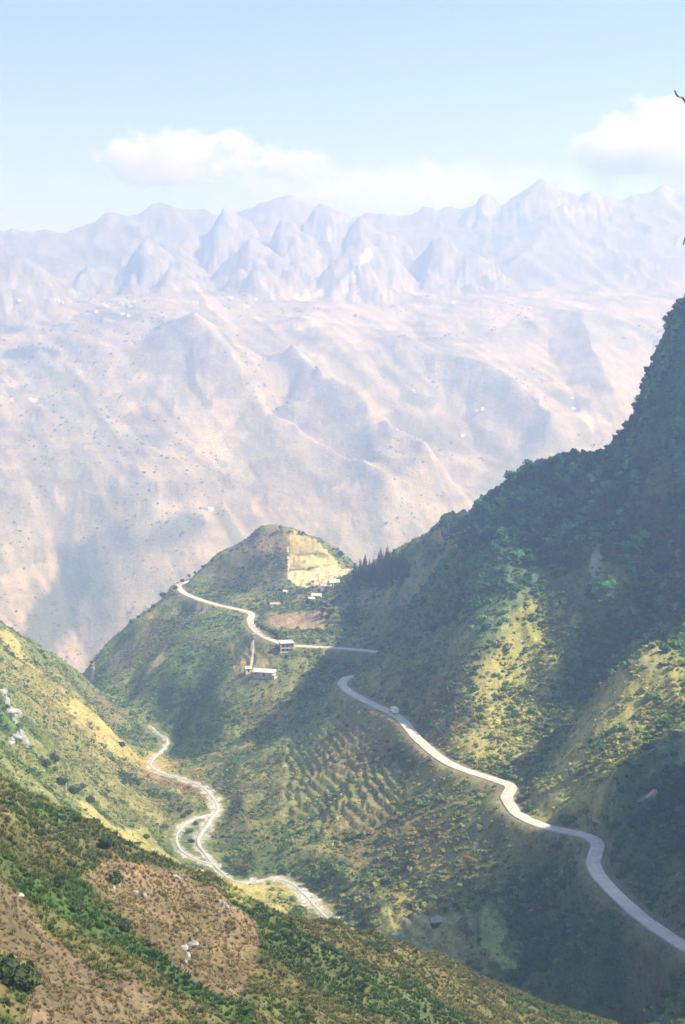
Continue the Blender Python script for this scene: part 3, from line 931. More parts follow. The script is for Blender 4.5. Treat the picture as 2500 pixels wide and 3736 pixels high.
def cloud(name, px, py, depth, hx, hz, label, seed, dens):
    c = at_r(px, py, depth)
    k = depth / FPX
    rx, rz, ry = hx * k, hz * k, hx * k * .55
    bm_v, bm_f = [], []
    import bmesh
    bm = bmesh.new()
    bmesh.ops.create_icosphere(bm, subdivisions=3, radius=1)
    for v in bm.verts:
        v.co = Vector((v.co.x * rx * 1.25, v.co.y * ry * 1.25, v.co.z * rz * 1.3))
    me = bpy.data.meshes.new(name)
    bm.to_mesh(me)
    bm.free()
    m = bpy.data.materials.new(name + '_vapour')
    m.use_nodes = True
    nt = m.node_tree
    nt.nodes.clear()
    tc = nnode(nt, 'ShaderNodeTexCoord')
    mp = nnode(nt, 'ShaderNodeMapping')
    mp.inputs['Scale'].default_value = (1 / rx, 1 / ry, 1 / rz)
    nt.links.new(tc.outputs['Object'], mp.inputs[0])
    ln = nnode(nt, 'ShaderNodeVectorMath', operation='LENGTH')
    nt.links.new(mp.outputs[0], ln.inputs[0])
    mp2 = nnode(nt, 'ShaderNodeMapping')
    mp2.inputs['Location'].default_value = (seed * 3.1, seed * 1.7, seed)
    mp2.inputs['Scale'].default_value = (1 / rz, 1 / rz, 1.3 / rz)
    nt.links.new(tc.outputs['Object'], mp2.inputs[0])
    n = nnode(nt, 'ShaderNodeTexNoise', Scale=.85, Detail=5.0, Roughness=.58)
    nt.links.new(mp2.outputs[0], n.inputs['Vector'])
    # density = (noise*a + b - r) clamped
    ma = nnode(nt, 'ShaderNodeMath', operation='MULTIPLY_ADD')
    ma.inputs[1].default_value = 2.6
    ma.inputs[2].default_value = -.5
    nt.links.new(n.outputs['Fac'], ma.inputs[0])
    sb = nnode(nt, 'ShaderNodeMath', operation='SUBTRACT')
    nt.links.new(ma.outputs[0], sb.inputs[0])
    nt.links.new(ln.outputs['Value'], sb.inputs[1])
    mr = nnode(nt, 'ShaderNodeMapRange')
    mr.inputs['From Min'].default_value = 0.0
    mr.inputs['From Max'].default_value = .45
    mr.inputs['To Max'].default_value = dens
    nt.links.new(sb.outputs[0], mr.inputs['Value'])
    pv = nnode(nt, 'ShaderNodeVolumePrincipled')
    pv.inputs['Color'].default_value = (1, 1, 1, 1)
    pv.inputs['Absorption Color'].default_value = (1, 1, 1, 1)
    pv.inputs['Anisotropy'].default_value = -0.1
    nt.links.new(mr.outputs[0], pv.inputs['Density'])
    nt.links.new(pv.outputs[0], nnode(nt, 'ShaderNodeOutputMaterial').inputs['Volume'])
    o = put(name, me, m, loc=c)
    tag(o, label, 'cloud')
    return o


cloud('cloud', 660, 575, 15000, 330, 120, 'long white cloud left of centre above the distant peaks', 3, .006)
cloud('cloud', 1040, 590, 15500, 230, 75, 'thin white cloud tail right of the long white cloud', 6, .003)
cloud('cloud', 2400, 545, 15000, 400, 190, 'bright white cloud at the right edge above the tallest peak', 8, .006)
cloud('cloud', 1500, 690, 17000, 800, 110, 'faint pale cloud bank low over the ridge between the two white clouds', 5, .0008)


# ------------------------------------------------------------------ plants: leaf clumps, trees, scattered scrub
def raw_mesh(name, V, F, m, smooth=False):
    me = bpy.data.meshes.new(name)
    me.from_pydata([tuple(v) for v in V], [], F)
    if smooth:
        me.polygons.foreach_set('use_smooth', np.ones(len(F), bool))
    me.materials.append(m)
    return me


def leaf_cloud(rs, n, blobs, size, flat=.35):
    """n leaf sprays spread over the skins of a few blobs (cx, cy, cz, rx, rz)"""
    V, F = [], []
    w = np.array([b[3] ** 2 for b in blobs])
    pick = rs.choice(len(blobs), n, p=w / w.sum())
    for k in pick:
        cx, cy, cz, rx, rz = blobs[k]
        d = rs.normal(size=3)
        d /= np.linalg.norm(d)
        if d[2] < -.5:
            d[2] *= -1
        q = rs.uniform(.72, 1.08)
        c = np.array([cx + d[0] * rx * q, cy + d[1] * rx * q, cz + d[2] * rz * q])
        nrm = d * (1 - flat) + rs.normal(size=3) * flat
        nrm /= np.linalg.norm(nrm)
        t = np.cross(nrm, rs.normal(size=3))
        t /= np.linalg.norm(t)
        b = np.cross(nrm, t)
        s = size * rs.uniform(.6, 1.35)
        i = len(V)
        V += [c + t * s, c + b * s * .8 + nrm * s * .25, c - t * s, c - b * s * .8 - nrm * s * .15]
        F.append((i, i + 1, i + 2, i + 3))
    return V, F


def lump(rs, rx, rz, cz, seg=8, rings=5):
    V, F = [], []
    for i in range(rings + 1):
        th = math.pi * i / rings
        for j in range(seg):
            ph = 2 * math.pi * j / seg
            q = rs.uniform(.78, 1.1)
            V.append((rx * q * math.sin(th) * math.cos(ph), rx * q * math.sin(th) * math.sin(ph), cz + rz * q * math.cos(th)))
    for i in range(rings):
        for j in range(seg):
            a, b = i * seg + j, i * seg + (j + 1) % seg
            F.append((a, a + seg, b + seg, b))
    return V, F


def merge(*parts):
    V, F = [], []
    for v, f in parts:
        i = len(V)
        V += list(v)
        F += [tuple(k + i for k in q) for q in f]
    return V, F


def tube(pts, radii, seg=6):
    V, F = [], []
    for k, (p, r) in enumerate(zip(pts, radii)):
        for j in range(seg):
            a = 2 * math.pi * j / seg
            V.append((p[0] + r * math.cos(a), p[1] + r * math.sin(a), p[2]))
        if k:
            for j in range(seg):
                a, b = (k - 1) * seg + j, (k - 1) * seg + (j + 1) % seg
                F.append((a, b, b + seg, a + seg))
    F.append(tuple(range((len(pts) - 1) * seg, len(pts) * seg)))
    return V, F


def bush_mesh(name, seed, m, n=90, size=.2):
    rs = np.random.default_rng(seed)
    blobs = [(0, 0, .42, .62, .5)] + [(rs.uniform(-.55, .55), rs.uniform(-.55, .55), rs.uniform(.3, .7), rs.uniform(.28, .45), rs.uniform(.25, .4)) for _ in range(4)]
    core = [merge(*[(lambda v: ([(x + b[0], y + b[1], z) for x, y, z in v[0]], v[1]))(lump(rs, b[3] * .86, b[4] * .86, b[2], 7, 4)) for b in blobs])]
    return raw_mesh(name, *merge(*core, leaf_cloud(rs, n, blobs, size)), m)


def tuft_mesh(name, seed, m, n=26, h=1.0, lean=.55, wd=.05):
    rs = np.random.default_rng(seed)
    V, F = [], []
    for k in range(n):
        a = rs.uniform(0, 6.283)
        l = rs.uniform(.15, lean)
        hh = h * rs.uniform(.55, 1.1)
        x0, y0 = rs.normal(size=2) * .16
        dx, dy = math.cos(a), math.sin(a)
        w = wd * rs.uniform(.7, 1.4)
        i = len(V)
        V += [(x0 - dy * w, y0 + dx * w, -.08), (x0 + dy * w, y0 - dx * w, -.08), (x0 + dx * l * .4 * hh + dy * w * .8, y0 + dy * l * .4 * hh - dx * w * .8, hh * .6),
              (x0 + dx * l * .4 * hh - dy * w * .8, y0 + dy * l * .4 * hh + dx * w * .8, hh * .6), (x0 + dx * l * hh, y0 + dy * l * hh, hh * .93)]
        F += [(i, i + 1, i + 2, i + 3), (i + 3, i + 2, i + 4)]
    return raw_mesh(name, V, F, m)


def crown_mesh(name, seed, m, h, r, n=420, size=.32):
    rs = np.random.default_rng(seed)
    blobs = [(0, 0, h * .66, r * .7, h * .24)]
    for k in range(7):
        a = k * 2.4 + rs.uniform(-.4, .4)
        q = rs.uniform(.35, .75)
        blobs.append((math.cos(a) * r * q, math.sin(a) * r * q, h * rs.uniform(.42, .86), r * rs.uniform(.3, .5), h * rs.uniform(.1, .17)))
    core = [(lambda v: ([(x + b[0], y + b[1], z) for x, y, z in v[0]], v[1]))(lump(rs, b[3] * .74, b[4] * .74, b[2], 7, 4)) for b in blobs]
    return raw_mesh(name, *merge(*core, leaf_cloud(rs, n, blobs, size)), m)


def trunk_mesh(name, seed, h, r):
    rs = np.random.default_rng(seed)
    parts = [tube([(0, 0, -.8), (0, 0, 0), (r * .2, 0, h * .35), (r * .1, r * .2, h * .75)], [h * .035, h * .028, h * .02, h * .008])]
    for k in range(4):
        a = k * 1.7 + rs.uniform(-.3, .3)
        z0 = h * rs.uniform(.25, .42)
        parts.append(tube([(0, 0, z0), (math.cos(a) * r * .3, math.sin(a) * r * .3, z0 + h * .14), (math.cos(a) * r * .6, math.sin(a) * r * .6, z0 + h * .3)], [h * .014, h * .01, h * .004], 5))
    return raw_mesh(name, *merge(*parts), M['bark'], True)


def conifer_crown(name, seed, h, m):
    rs = np.random.default_rng(seed)
    V, F = [], []
    tiers = 13
    for t in range(tiers):
        f = t / (tiers - 1)
        z = h * (.14 + .84 * f)
        rad = h * .17 * (1 - f) ** .8 * rs.uniform(.85, 1.15) + h * .012
        nb = 8 if f < .7 else 6
        for b in range(nb):
            a = 2 * math.pi * b / nb + t * 1.1 + rs.uniform(-.25, .25)
            L = rad * rs.uniform(.75, 1.2)
            d = np.array([math.cos(a), math.sin(a), 0])
            s = np.array([-d[1], d[0], 0]) * L * .38
            tip = d * L + np.array([0, 0, z - L * rs.uniform(.25, .5)])
            top = np.array([0, 0, z + h * .03])
            mid = (tip + top) / 2 + np.array([0, 0, .04 * h])
            i = len(V)
            V += [top, mid + s, tip, mid - s, mid - np.array([0, 0, h * .035])]
            F += [(i, i + 1, i + 2), (i, i + 2, i + 3), (i + 1, i + 4, i + 2), (i + 3, i + 2, i + 4)]
    return raw_mesh(name, V, F, m)


def empty(name, loc, rz=0, s=1.0):
    o = bpy.data.objects.new(name, None)
    COL.objects.link(o)
    o.location = loc
    o.rotation_euler = (0, 0, rz)
    o.scale = (s, s, s)
    o.empty_display_size = .5
    return o


CON_C = [conifer_crown('crown', 300 + k, 1.0, M['needle']) for k in range(4)]
CON_T = raw_mesh('trunk', *tube([(0, 0, -.1), (0, 0, 0), (0, 0, .95)], [.022, .018, .003]), M['bark'], True)
BRD_C = [crown_mesh('crown', 320 + k, M['darkleaf'], 1.0, .42, 420, .055) for k in range(4)]
BRD_T = [trunk_mesh('trunk', 340 + k, 1.0, .42) for k in range(2)]
PAL_C = [crown_mesh('crown', 360 + k, M['scrub'], 1.0, .42, 420, .055) for k in range(3)]
BSH = [bush_mesh('foliage', 380 + k, M['darkleaf'], 150, .16) for k in range(4)]
BSHP = [bush_mesh('foliage', 390 + k, M['scrub'], 150, .16) for k in range(3)]


def tree(kind, loc, h, label, group=None, rz=None, k=None):
    rz = random.uniform(0, 6.28) if rz is None else rz
    k = random.randrange(100) if k is None else k
    if kind == 'conifer':
        t = empty('conifer_tree', loc, rz, h)
        put('trunk', CON_T, None, t)
        put('crown', CON_C[k % 4], None, t)
        t.scale = (h * random.uniform(.85, 1.2),) * 2 + (h,)
    else:
        t = empty('broadleaf_tree', loc, rz, h)
        put('trunk', BRD_T[k % 2], None, t)
        put('crown', (BRD_C if kind == 'broad' else PAL_C)[k % 3], None, t)
    return tag(t, label, 'tree', group)


def bush(loc, s, label, group=None, pale=False, k=None, flat=.85):
    k = random.randrange(100) if k is None else k
    o = put('shrub', (BSHP if pale else BSH)[k % 3], loc=loc)
    o.scale = (s, s, s * flat)
    o.rotation_euler = (0, 0, random.uniform(0, 6.28))
    return tag(o, label, 'shrub', group)


# grove of conifers on the ridge right of the terraced hill
gp = [hit(*p) for p in [(1290, 2130), (1330, 2085), (1400, 2060), (1470, 2060), (1495, 2110), (1440, 2130), (1340, 2150)]]
n = 0
gx0, gx1 = min(p[0] for p in gp), max(p[0] for p in gp)
gy0, gy1 = min(p[1] for p in gp), max(p[1] for p in gp)
taken = []
while n < 46:
    x, y = random.uniform(gx0, gx1), random.uniform(gy0 - 6, gy1 + 6)
    if not in_poly(np.array([x]), np.array([y]), gp)[0] or any(math.hypot(x - a, y - b) < 2.1 for a, b in taken):
        n += .02
        continue
    taken.append((x, y))
    n += 1
    tree('conifer', (x, y, float(height(x, y)[0]) - .2), random.uniform(11, 16), 'tall dark conifer in the dense grove right of the terraced hill', 'conifers in the grove')
# conifers and broadleaf trees along the skyline of the right-hand ridge
for px, py, h in [(1795, 1812, 7), (1815, 1800, 9), (1838, 1790, 8), (1860, 1778, 10), (1872, 1770, 9), (1890, 1763, 11), (1903, 1757, 10), (1918, 1750, 11), (1932, 1745, 9), (1822, 1806, 6), (1850, 1786, 7), (1948, 1738, 7)]:
    p = hit(px, py + 14)
    tree('conifer', (p[0], p[1], p[2] - .2), h * .82, 'dark conifer standing on the skyline halfway up the right ridge', 'conifers on the right skyline')
for px, py, h in [(1990, 1716, 5.5), (2010, 1706, 5), (2040, 1690, 4), (2062, 1672, 4.5), (2092, 1662, 4), (2128, 1644, 5), (2160, 1628, 3.5), (2200, 1602, 4), (2238, 1580, 3.5), (2262, 1562, 4), (2290, 1530, 3.5),
                  (2312, 1490, 4), (2330, 1450, 4), (2345, 1410, 3.5), (2362, 1362, 4.5), (2372, 1310, 4), (2385, 1262, 4), (2398, 1205, 4.5), (2420, 1178, 4), (2445, 1160, 4), (2470, 1140, 4.5), (2490, 1122, 4)]:
    p = hit(px, py + 14)
    tree('broad', (p[0], p[1], p[2] - .3), h * 1.25, 'small dark tree clinging to the skyline edge of the right cliff', 'trees along the cliff edge')
for px, py, h, lab in [(1652, 1882, 5, 'thin pale tree alone on the skyline left of the ridge conifers'), (1682, 1874, 4, 'short round tree on the skyline just left of the ridge conifers'),
                       (1772, 1824, 5, 'leafy tree at the left end of the row of ridge conifers')]:
    p = hit(px, py + 14)
    tree('pale', (p[0], p[1], p[2] - .2), h, lab)
for px, py, h, lab in [(1106, 1950, 4.5, 'dark round tree on the right shoulder of the terraced hilltop'), (938, 1952, 4.0, 'dark tree on the left edge of the terraced hilltop'),
                       (1024, 1932, 6.5, 'pale thin tree on the very top of the terraced hill'), (1092, 1944, 3, 'small bush-like tree beside the dark tree on the hilltop shoulder')]:
    p = hit(px, py + 10)
    tree('pale' if 'pale' in lab else 'broad', (p[0], p[1], p[2] - .2), h, lab)
for px, py, h in [(665, 2122, 5), (690, 2100, 4), (712, 2090, 4), (742, 2072, 4.5), (776, 2050, 5), (808, 2030, 4), (845, 2008, 4), (880, 1986, 4), (640, 2150, 6), (596, 2180, 7), (560, 2216, 5), (505, 2250, 4), (480, 2272, 5)]:
    p = hit(px, py + 12)
    tree('broad', (p[0], p[1], p[2] - .2), h, 'small dark tree on the left outline of the terraced hill', 'trees on the hill outline')
# trees round the houses
for px, py, h, lab in [(1012, 2386, 6, 'dark tree against the left side of the three-storey roadside house'), (1126, 2212, 5.5, 'dark green tree just below the bent white-roofed farmhouse'),
                       (1142, 2218, 4.5, 'smaller dark tree right of the one below the bent white roof'), (1105, 2222, 4.5, 'pale leafy tree below and left of the bent white roof'), (1195, 2155, 3.5, 'small tree in front of the upper pair of pale roofs')]:
    p = hit(px, py)
    tree('pale' if 'pale leafy' in lab else 'broad', (p[0], p[1], p[2] - .2), h, lab)
for px, py, h in [(1170, 2222, 5), (1190, 2230, 6), (1215, 2212, 5), (1232, 2202, 5.5), (1180, 2245, 5), (1200, 2250, 5), (1172, 2262, 4.5), (1214, 2240, 4), (1240, 2190, 4), (1196, 2272, 4), (1262, 2170, 4.5), (1285, 2150, 5)]:
    p = hit(px, py)
    tree('broad', (p[0], p[1], p[2] - .2), h, 'dark tree in the wooded strip right of the farmhouses', 'trees in the strip by the farmhouses')
for px, py, h in [(955, 2310, 4.5), (968, 2318, 5), (982, 2325, 5), (996, 2331, 5.5), (1010, 2337, 5), (942, 2300, 4), (934, 2288, 3.5), (1042, 2330, 3.5)]:
    p = hit(px, py - 6)
    tree('broad', (p[0], p[1], p[2] - .2), h, 'dark roadside tree on the bank left of the three-storey house', 'trees on the roadside bank')
# shrubs standing clear on the left slope
for px, py, s, lab in [(198, 2782, 3.4, 'round dark shrub on the left slope below the grey outcrops'), (222, 2866, 3.2, 'dark shrub on the left slope just above the pale post'), (268, 2896, 2.6, 'small shrub right of the pale post on the left slope'),
                       (330, 2932, 2.6, 'low shrub at the upper edge of the bright yellow band'), (446, 2724, 2.6, 'lone shrub in the yellow grass of the left slope'),
                       (352, 3068 - 60, 2.2, 'small shrub inside the bright yellow band near its left end'), (498, 3090, 2.0, 'upper of two small shrubs in the yellow band'), (532, 3062, 2.0, 'right one of two small shrubs in the yellow band'),
                       (165, 2800, 3.0, 'shrub left of the round dark one below the outcrops'), (300, 2880, 2.4, 'shrub midway down the left slope above the low shrubs')]:
    bush(hit(px, py), s * 1.15, lab)
for px, py, s in [(440, 2836, 3.2), (462, 2846, 3.6), (484, 2858, 3.2), (506, 2868, 2.6), (452, 2862, 2.6)]:
    bush(hit(px, py), s, 'green shrub in the clump on the left slope above the river bend', 'shrub clump above the river bend')
for px, py, s in [(690, 2970, 2.6), (668, 2985, 2.2), (655, 2960, 2.2), (690, 3040, 2.4), (700, 3075, 2.0), (715, 3010, 2.0)]:
    bush(hit(px, py), s, 'small green shrub beside the looping river channels', 'shrubs by the river loop')
for px, py, h in [(846, 3172, 5), (866, 3180, 5.5), (884, 3190, 5), (902, 3186, 4.5)]:
    p = hit(px, py)
    tree('pale', (p[0], p[1], p[2] - .2), h, 'light green tree at the foot of the slope right of the river', 'light trees by the river')
p = hit(1715, 3185)
tree('pale', (p[0], p[1], p[2] - .2), 6.5, 'pale round tree at the shadow edge below the road')
# shrubs of the near spur
for px, py, s, lab in [(22, 3585, 2.6, 'bright green shrub at the left edge of the brown foreground'), (92, 3610, 2.1, 'bright green shrub right of the one at the foreground left edge'), (50, 3600, 1.7, 'low green shrub between the two bright foreground shrubs'),
                       (388, 3095, 1.9, 'dark green shrub on the crest of the near spur'), (425, 3225, 1.6, 'dark shrub beside the grey stones of the upper near slope'), (285, 3330, 1.3, 'small green shrub in the olive grass of the near slope'),
                       (455, 3395, 1.2, 'small green shrub in the green strip of the near slope'), (210, 3240, 1.3, 'low shrub in the upper left of the near slope')]:
    bush(hit(px, py), s, lab, flat=1.0)


# scattered cover: one object each, points on the ground carrying shared leaf clumps
def scatter(name, pts, scl, meshes, kind_label, squash=1.0, col=None):
    n = len(pts)
    pm = bpy.data.meshes.new(name)
    pm.vertices.add(n)
    pm.vertices.foreach_set('co', pts.astype(np.float32).ravel())
    for an, arr in (('sc', scl), ('rz', rng.uniform(0, 6.283, n))):
        a = pm.attributes.new(an, 'FLOAT', 'POINT')
        a.data.foreach_set('value', arr.astype(np.float32))
    if col is not None:
        a = pm.attributes.new('col', 'FLOAT_COLOR', 'POINT')
        a.data.foreach_set('color', np.c_[col, np.ones(n)].astype(np.float32).ravel())
    o = put(name, pm)
    ng = bpy.data.node_groups.new(name + '_scatter', 'GeometryNodeTree')
    ng.interface.new_socket('Geometry', in_out='INPUT', socket_type='NodeSocketGeometry')
    ng.interface.new_socket('Geometry', in_out='OUTPUT', socket_type='NodeSocketGeometry')
    N = ng.nodes
    gi, go = N.new('NodeGroupInput'), N.new('NodeGroupOutput')
    g2i = N.new('GeometryNodeGeometryToInstance')
    for k, mesh in enumerate(meshes):
        tmpl = bpy.data.objects.new(name + '_clump', mesh)
        oi = N.new('GeometryNodeObjectInfo')
        oi.inputs['Object'].default_value = tmpl
        ng.links.new(oi.outputs['Geometry'], g2i.inputs[0])
    ip = N.new('GeometryNodeInstanceOnPoints')
    ip.inputs['Pick Instance'].default_value = True
    ng.links.new(gi.outputs[0], ip.inputs['Points'])
    ng.links.new(g2i.outputs[0], ip.inputs['Instance'])
    sa = N.new('GeometryNodeInputNamedAttribute')
    sa.data_type = 'FLOAT'
    sa.inputs['Name'].default_value = 'sc'
    ra = N.new('GeometryNodeInputNamedAttribute')
    ra.data_type = 'FLOAT'
    ra.inputs['Name'].default_value = 'rz'
    cs = N.new('ShaderNodeCombineXYZ')
    cr = N.new('ShaderNodeCombineXYZ')
    mu = N.new('ShaderNodeMath')
    mu.operation = 'MULTIPLY'
    mu.inputs[1].default_value = squash
    ng.links.new(sa.outputs[0], mu.inputs[0])
    ng.links.new(sa.outputs[0], cs.inputs[0])
    ng.links.new(sa.outputs[0], cs.inputs[1])
    ng.links.new(mu.outputs[0], cs.inputs[2])
    ng.links.new(ra.outputs[0], cr.inputs[2])
    ng.links.new(cs.outputs[0], ip.inputs['Scale'])
    ng.links.new(cr.outputs[0], ip.inputs['Rotation'])
    ng.links.new(ip.outputs[0], go.inputs[0])
    md = o.modifiers.new('scatter', 'NODES')
    md.node_group = ng
    tag(o, kind_label, None, None, 'stuff')
    return o


def ground_points(n, y0, y1, az0=-15.5, az1=15.5):
    r = np.sqrt(rng.uniform(y0 * y0, y1 * y1, n))
    a = np.radians(rng.uniform(az0, az1, n))
    return r * np.sin(a), r * np.cos(a)


def sample_grid(x, y, G):
    r, a = np.hypot(x, y), np.arctan2(x, y)
    i = np.clip(np.interp(r, r_n, np.arange(len(r_n))).round().astype(int), 0, len(r_n) - 1)
    j = np.clip(np.interp(a, az_n, np.arange(len(az_n))).round().astype(int), 0, len(az_n) - 1)
    return G[i, j]


def clear_of(x, y):
    ok = dist_poly(x, y, road_line[::3])[0] > 5.0
    for L in river_lines:
        ok &= dist_poly(x, y, L[::2])[0] > 5.5
    return ok


green = tint[..., 1] / (tint[..., 0] + 1e-6)
lum = tint.mean(-1)
# hollows against rises
_c = np.cumsum(np.cumsum(np.pad(Zn, ((1, 0), (1, 0))), 0), 1)
K = 14
_i0, _i1 = np.clip(np.arange(Zn.shape[0]) - K, 0, None), np.clip(np.arange(Zn.shape[0]) + K + 1, None, Zn.shape[0])
_j0, _j1 = np.clip(np.arange(Zn.shape[1]) - K, 0, None), np.clip(np.arange(Zn.shape[1]) + K + 1, None, Zn.shape[1])
hollow = (_c[np.ix_(_i1, _j1)] - _c[np.ix_(_i0, _j1)] - _c[np.ix_(_i1, _j0)] + _c[np.ix_(_i0, _j0)]) / ((_i1 - _i0)[:, None] * (_j1 - _j0)[None]) - Zn
BARE = [[(1052, 2010), (1120, 1985), (1250, 2040), (1290, 2075), (1230, 2122), (1050, 2118)], [(1700, 3330), (1830, 3330), (1900, 3540), (1800, 3570), (1730, 3480)], [(1400, 3340), (1660, 3330), (1720, 3460), (1560, 3480)],
        [(960, 2240), (1180, 2240), (1190, 2300), (980, 2300)], [(850, 2340), (1000, 2390), (980, 2470), (850, 2450)]]
x, y = ground_points(300000, 330, 1240)
ok = clear_of(x, y)
for poly in BARE:
    bp = [hit(*q) for q in poly]
    ok &= ~(in_poly(x, y, bp) & (rng.uniform(size=len(x)) < .93))
for poly, st_ in TERR[2:4]:
    bp = [hit(*q) for q in poly]
    ok &= ~(in_poly(x, y, bp) & (rng.uniform(size=len(x)) < .72))
g, l, hol = sample_grid(x, y, green), sample_grid(x, y, lum), sample_grid(x, y, hollow)
pr = np.clip(.5 + .3 * sstep(.9, 1.5, g) + .35 * fbm(x / 22, y / 22, 3, 201) + .12 * np.clip(hol, -2, 2), .04, 1) * (.12 + .88 * sstep(.30, .24, l))
ok &= rng.uniform(size=len(x)) < pr
x, y, g, hol = x[ok], y[ok], g[ok], hol[ok]
z = height(x, y)
P = np.stack([x, y, z - .1], -1)
s = np.clip(rng.lognormal(-.12, .5, len(x)), .3, 3.2) * np.where(x < -25, .6, .85)
dk = rng.uniform(size=len(x)) < np.clip(sstep(1.0, 1.8, g) * .35 + .03 + .12 * np.clip(hol, -.3, 2) + .18 * sstep(.2, .6, fbm(x / 30, y / 30, 3, 203)), 0.01, .9)
col = sample_grid(x, y, tint) * rng.uniform(.8, 1.2, (len(x), 1))
scatter('scrub_cover', P[~dk], s[~dk], [bush_mesh('clump', 400 + k, M['cover'], 46, .24) for k in range(4)], 'dry olive scrub and maize stubble covering the valley slopes', .85, col[~dk])
scatter('bush_cover', P[dk], s[dk] * 1.35, [bush_mesh('clump', 410 + k, M['cover'], 46, .24) for k in range(4)], 'dark green bushes spread over the valley slopes', .95, col[dk] * np.array((.34, .56, .48)) + np.array((.002, .016, .008)))
# thick growth on the cliff, with lit crowns put in as brighter colour patches
x, y = ground_points(30000, 560, 900, 1, 15.5)
z = height(x, y)
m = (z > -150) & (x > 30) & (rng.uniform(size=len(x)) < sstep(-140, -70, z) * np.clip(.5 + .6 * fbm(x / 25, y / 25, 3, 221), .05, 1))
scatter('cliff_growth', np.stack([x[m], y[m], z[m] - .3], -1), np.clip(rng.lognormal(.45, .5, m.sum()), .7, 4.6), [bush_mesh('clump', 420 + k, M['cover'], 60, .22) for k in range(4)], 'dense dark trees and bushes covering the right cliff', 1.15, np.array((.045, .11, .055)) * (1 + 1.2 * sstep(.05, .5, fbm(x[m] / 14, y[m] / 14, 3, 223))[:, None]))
# grass of the near spur
x, y = ground_points(120000, 90, 335)
g = sample_grid(x, y, green)
z = height(x, y)
gd = rng.uniform(size=len(x)) < sstep(.8, 1.3, g + .25 * fbm(x / 6, y / 6, 3, 231))
keep = rng.uniform(size=len(x)) < .75 + .5 * fbm(x / 5, y / 5, 2, 241)
inp = in_poly(x, y, PLOTS[0]) | in_poly(x, y, PLOTS[1])
# ploughed plots: stubble stands in rows
u_ = x * .94 + y * .35
v_ = -x * .35 + y * .94
wv = .5 * fbm(x / 9, y / 9, 2, 243)
un = np.round((u_ + wv) / 1.15) * 1.15 - wv + rng.normal(0, .24, len(x))
x = np.where(inp, un * .94 - v_ * .35, x)
y = np.where(inp, un * .35 + v_ * .94, y)
z = height(x, y)
gd &= ~inp
s = np.clip(rng.lognormal(-.8, .42, len(x)), .16, 1.2)
P = np.stack([x, y, z], -1)
s = np.where(inp, s * rng.uniform(.45, 1.05, len(x)), s)
a, b = keep & ~gd, keep & gd
scatter('dry_grass', P[a], s[a], [tuft_mesh('clump', 430 + k, M['cover'], 26, .75, .95, .05) for k in range(4)], 'tall dry brown grass on the near slope', 1.0, sample_grid(x[a], y[a], tint) * np.array((.92, .9, .9)))
scatter('green_grass', P[b], s[b] * 1.1, [tuft_mesh('clump', 440 + k, M['cover'], 30, .85, .9, .08) for k in range(4)], 'green grass and ferns on the near slope', 1.0, sample_grid(x[b], y[b], tint) * np.array((.66, .78, .7)))
# distant trees on the far wall
a_ = np.radians(rng.uniform(-15, 15, 11000))
r_ = rng.uniform(2150, 3900, 11000)
x, y = r_ * np.sin(a_), r_ * np.cos(a_)
m = (fbm(x / 240, y / 240, 3, 251) + np.where(x < -250, .1, -.3) > -.02)
x, y = x[m], y[m]
z = height(x, y)
scatter('distant_trees', np.stack([x, y, z - .5], -1), np.clip(rng.lognormal(.45, .45, len(x)), .8, 4.5), [bush_mesh('clump', 450 + k, M['darkleaf'], 40, .26) for k in range(3)], 'dark trees dotted over the far mountain wall', 1.1)


# ------------------------------------------------------------------ buildings
def box(lo, hi):
    v = [(x, y, z) for x in (lo[0], hi[0]) for y in (lo[1], hi[1]) for z in (lo[2], hi[2])]
    f = [(0, 1, 3, 2), (4, 6, 7, 5), (0, 4, 5, 1), (2, 3, 7, 6), (0, 2, 6, 4), (1, 5, 7, 3)]
    return v, f


def part(name, shapes, m, parent):
    return put(name, raw_mesh(name, *merge(*shapes), m), None, parent)


def gable(w, d, h0, rise, over=.45, th=.14):
    """two roof slopes with thickness, ridge along x"""
    W, D = w / 2 + over, d / 2 + over
    zr = h0 + rise
    ze = h0 - over * rise / (d / 2)
    V = [(-W, -D, ze), (W, -D, ze), (W, 0, zr), (-W, 0, zr), (-W, D, ze), (W, D, ze)]
    V += [(x, y, z + th) for x, y, z in V]
    F = [(0, 1, 2, 3), (3, 2, 5, 4), (9, 8, 7, 6), (10, 11, 8, 9), (0, 6, 7, 1), (4, 5, 11, 10), (0, 3, 9, 6), (3, 4, 10, 9), (1, 7, 8, 2), (2, 8, 11, 5)]
    return V, F


def gable_wall(w, d, h0, rise):
    W, D = w / 2, d / 2
    V = [(-W, -D, -1.5), (W, -D, -1.5), (W, D, -1.5), (-W, D, -1.5), (-W, -D, h0), (W, -D, h0), (W, D, h0), (-W, D, h0), (-W, 0, h0 + rise), (W, 0, h0 + rise)]
    F = [(0, 1, 5, 4), (1, 2, 6, 9, 5), (2, 3, 7, 6), (3, 0, 4, 8, 7), (4, 5, 9, 8), (6, 7, 8, 9)]
    return V, F


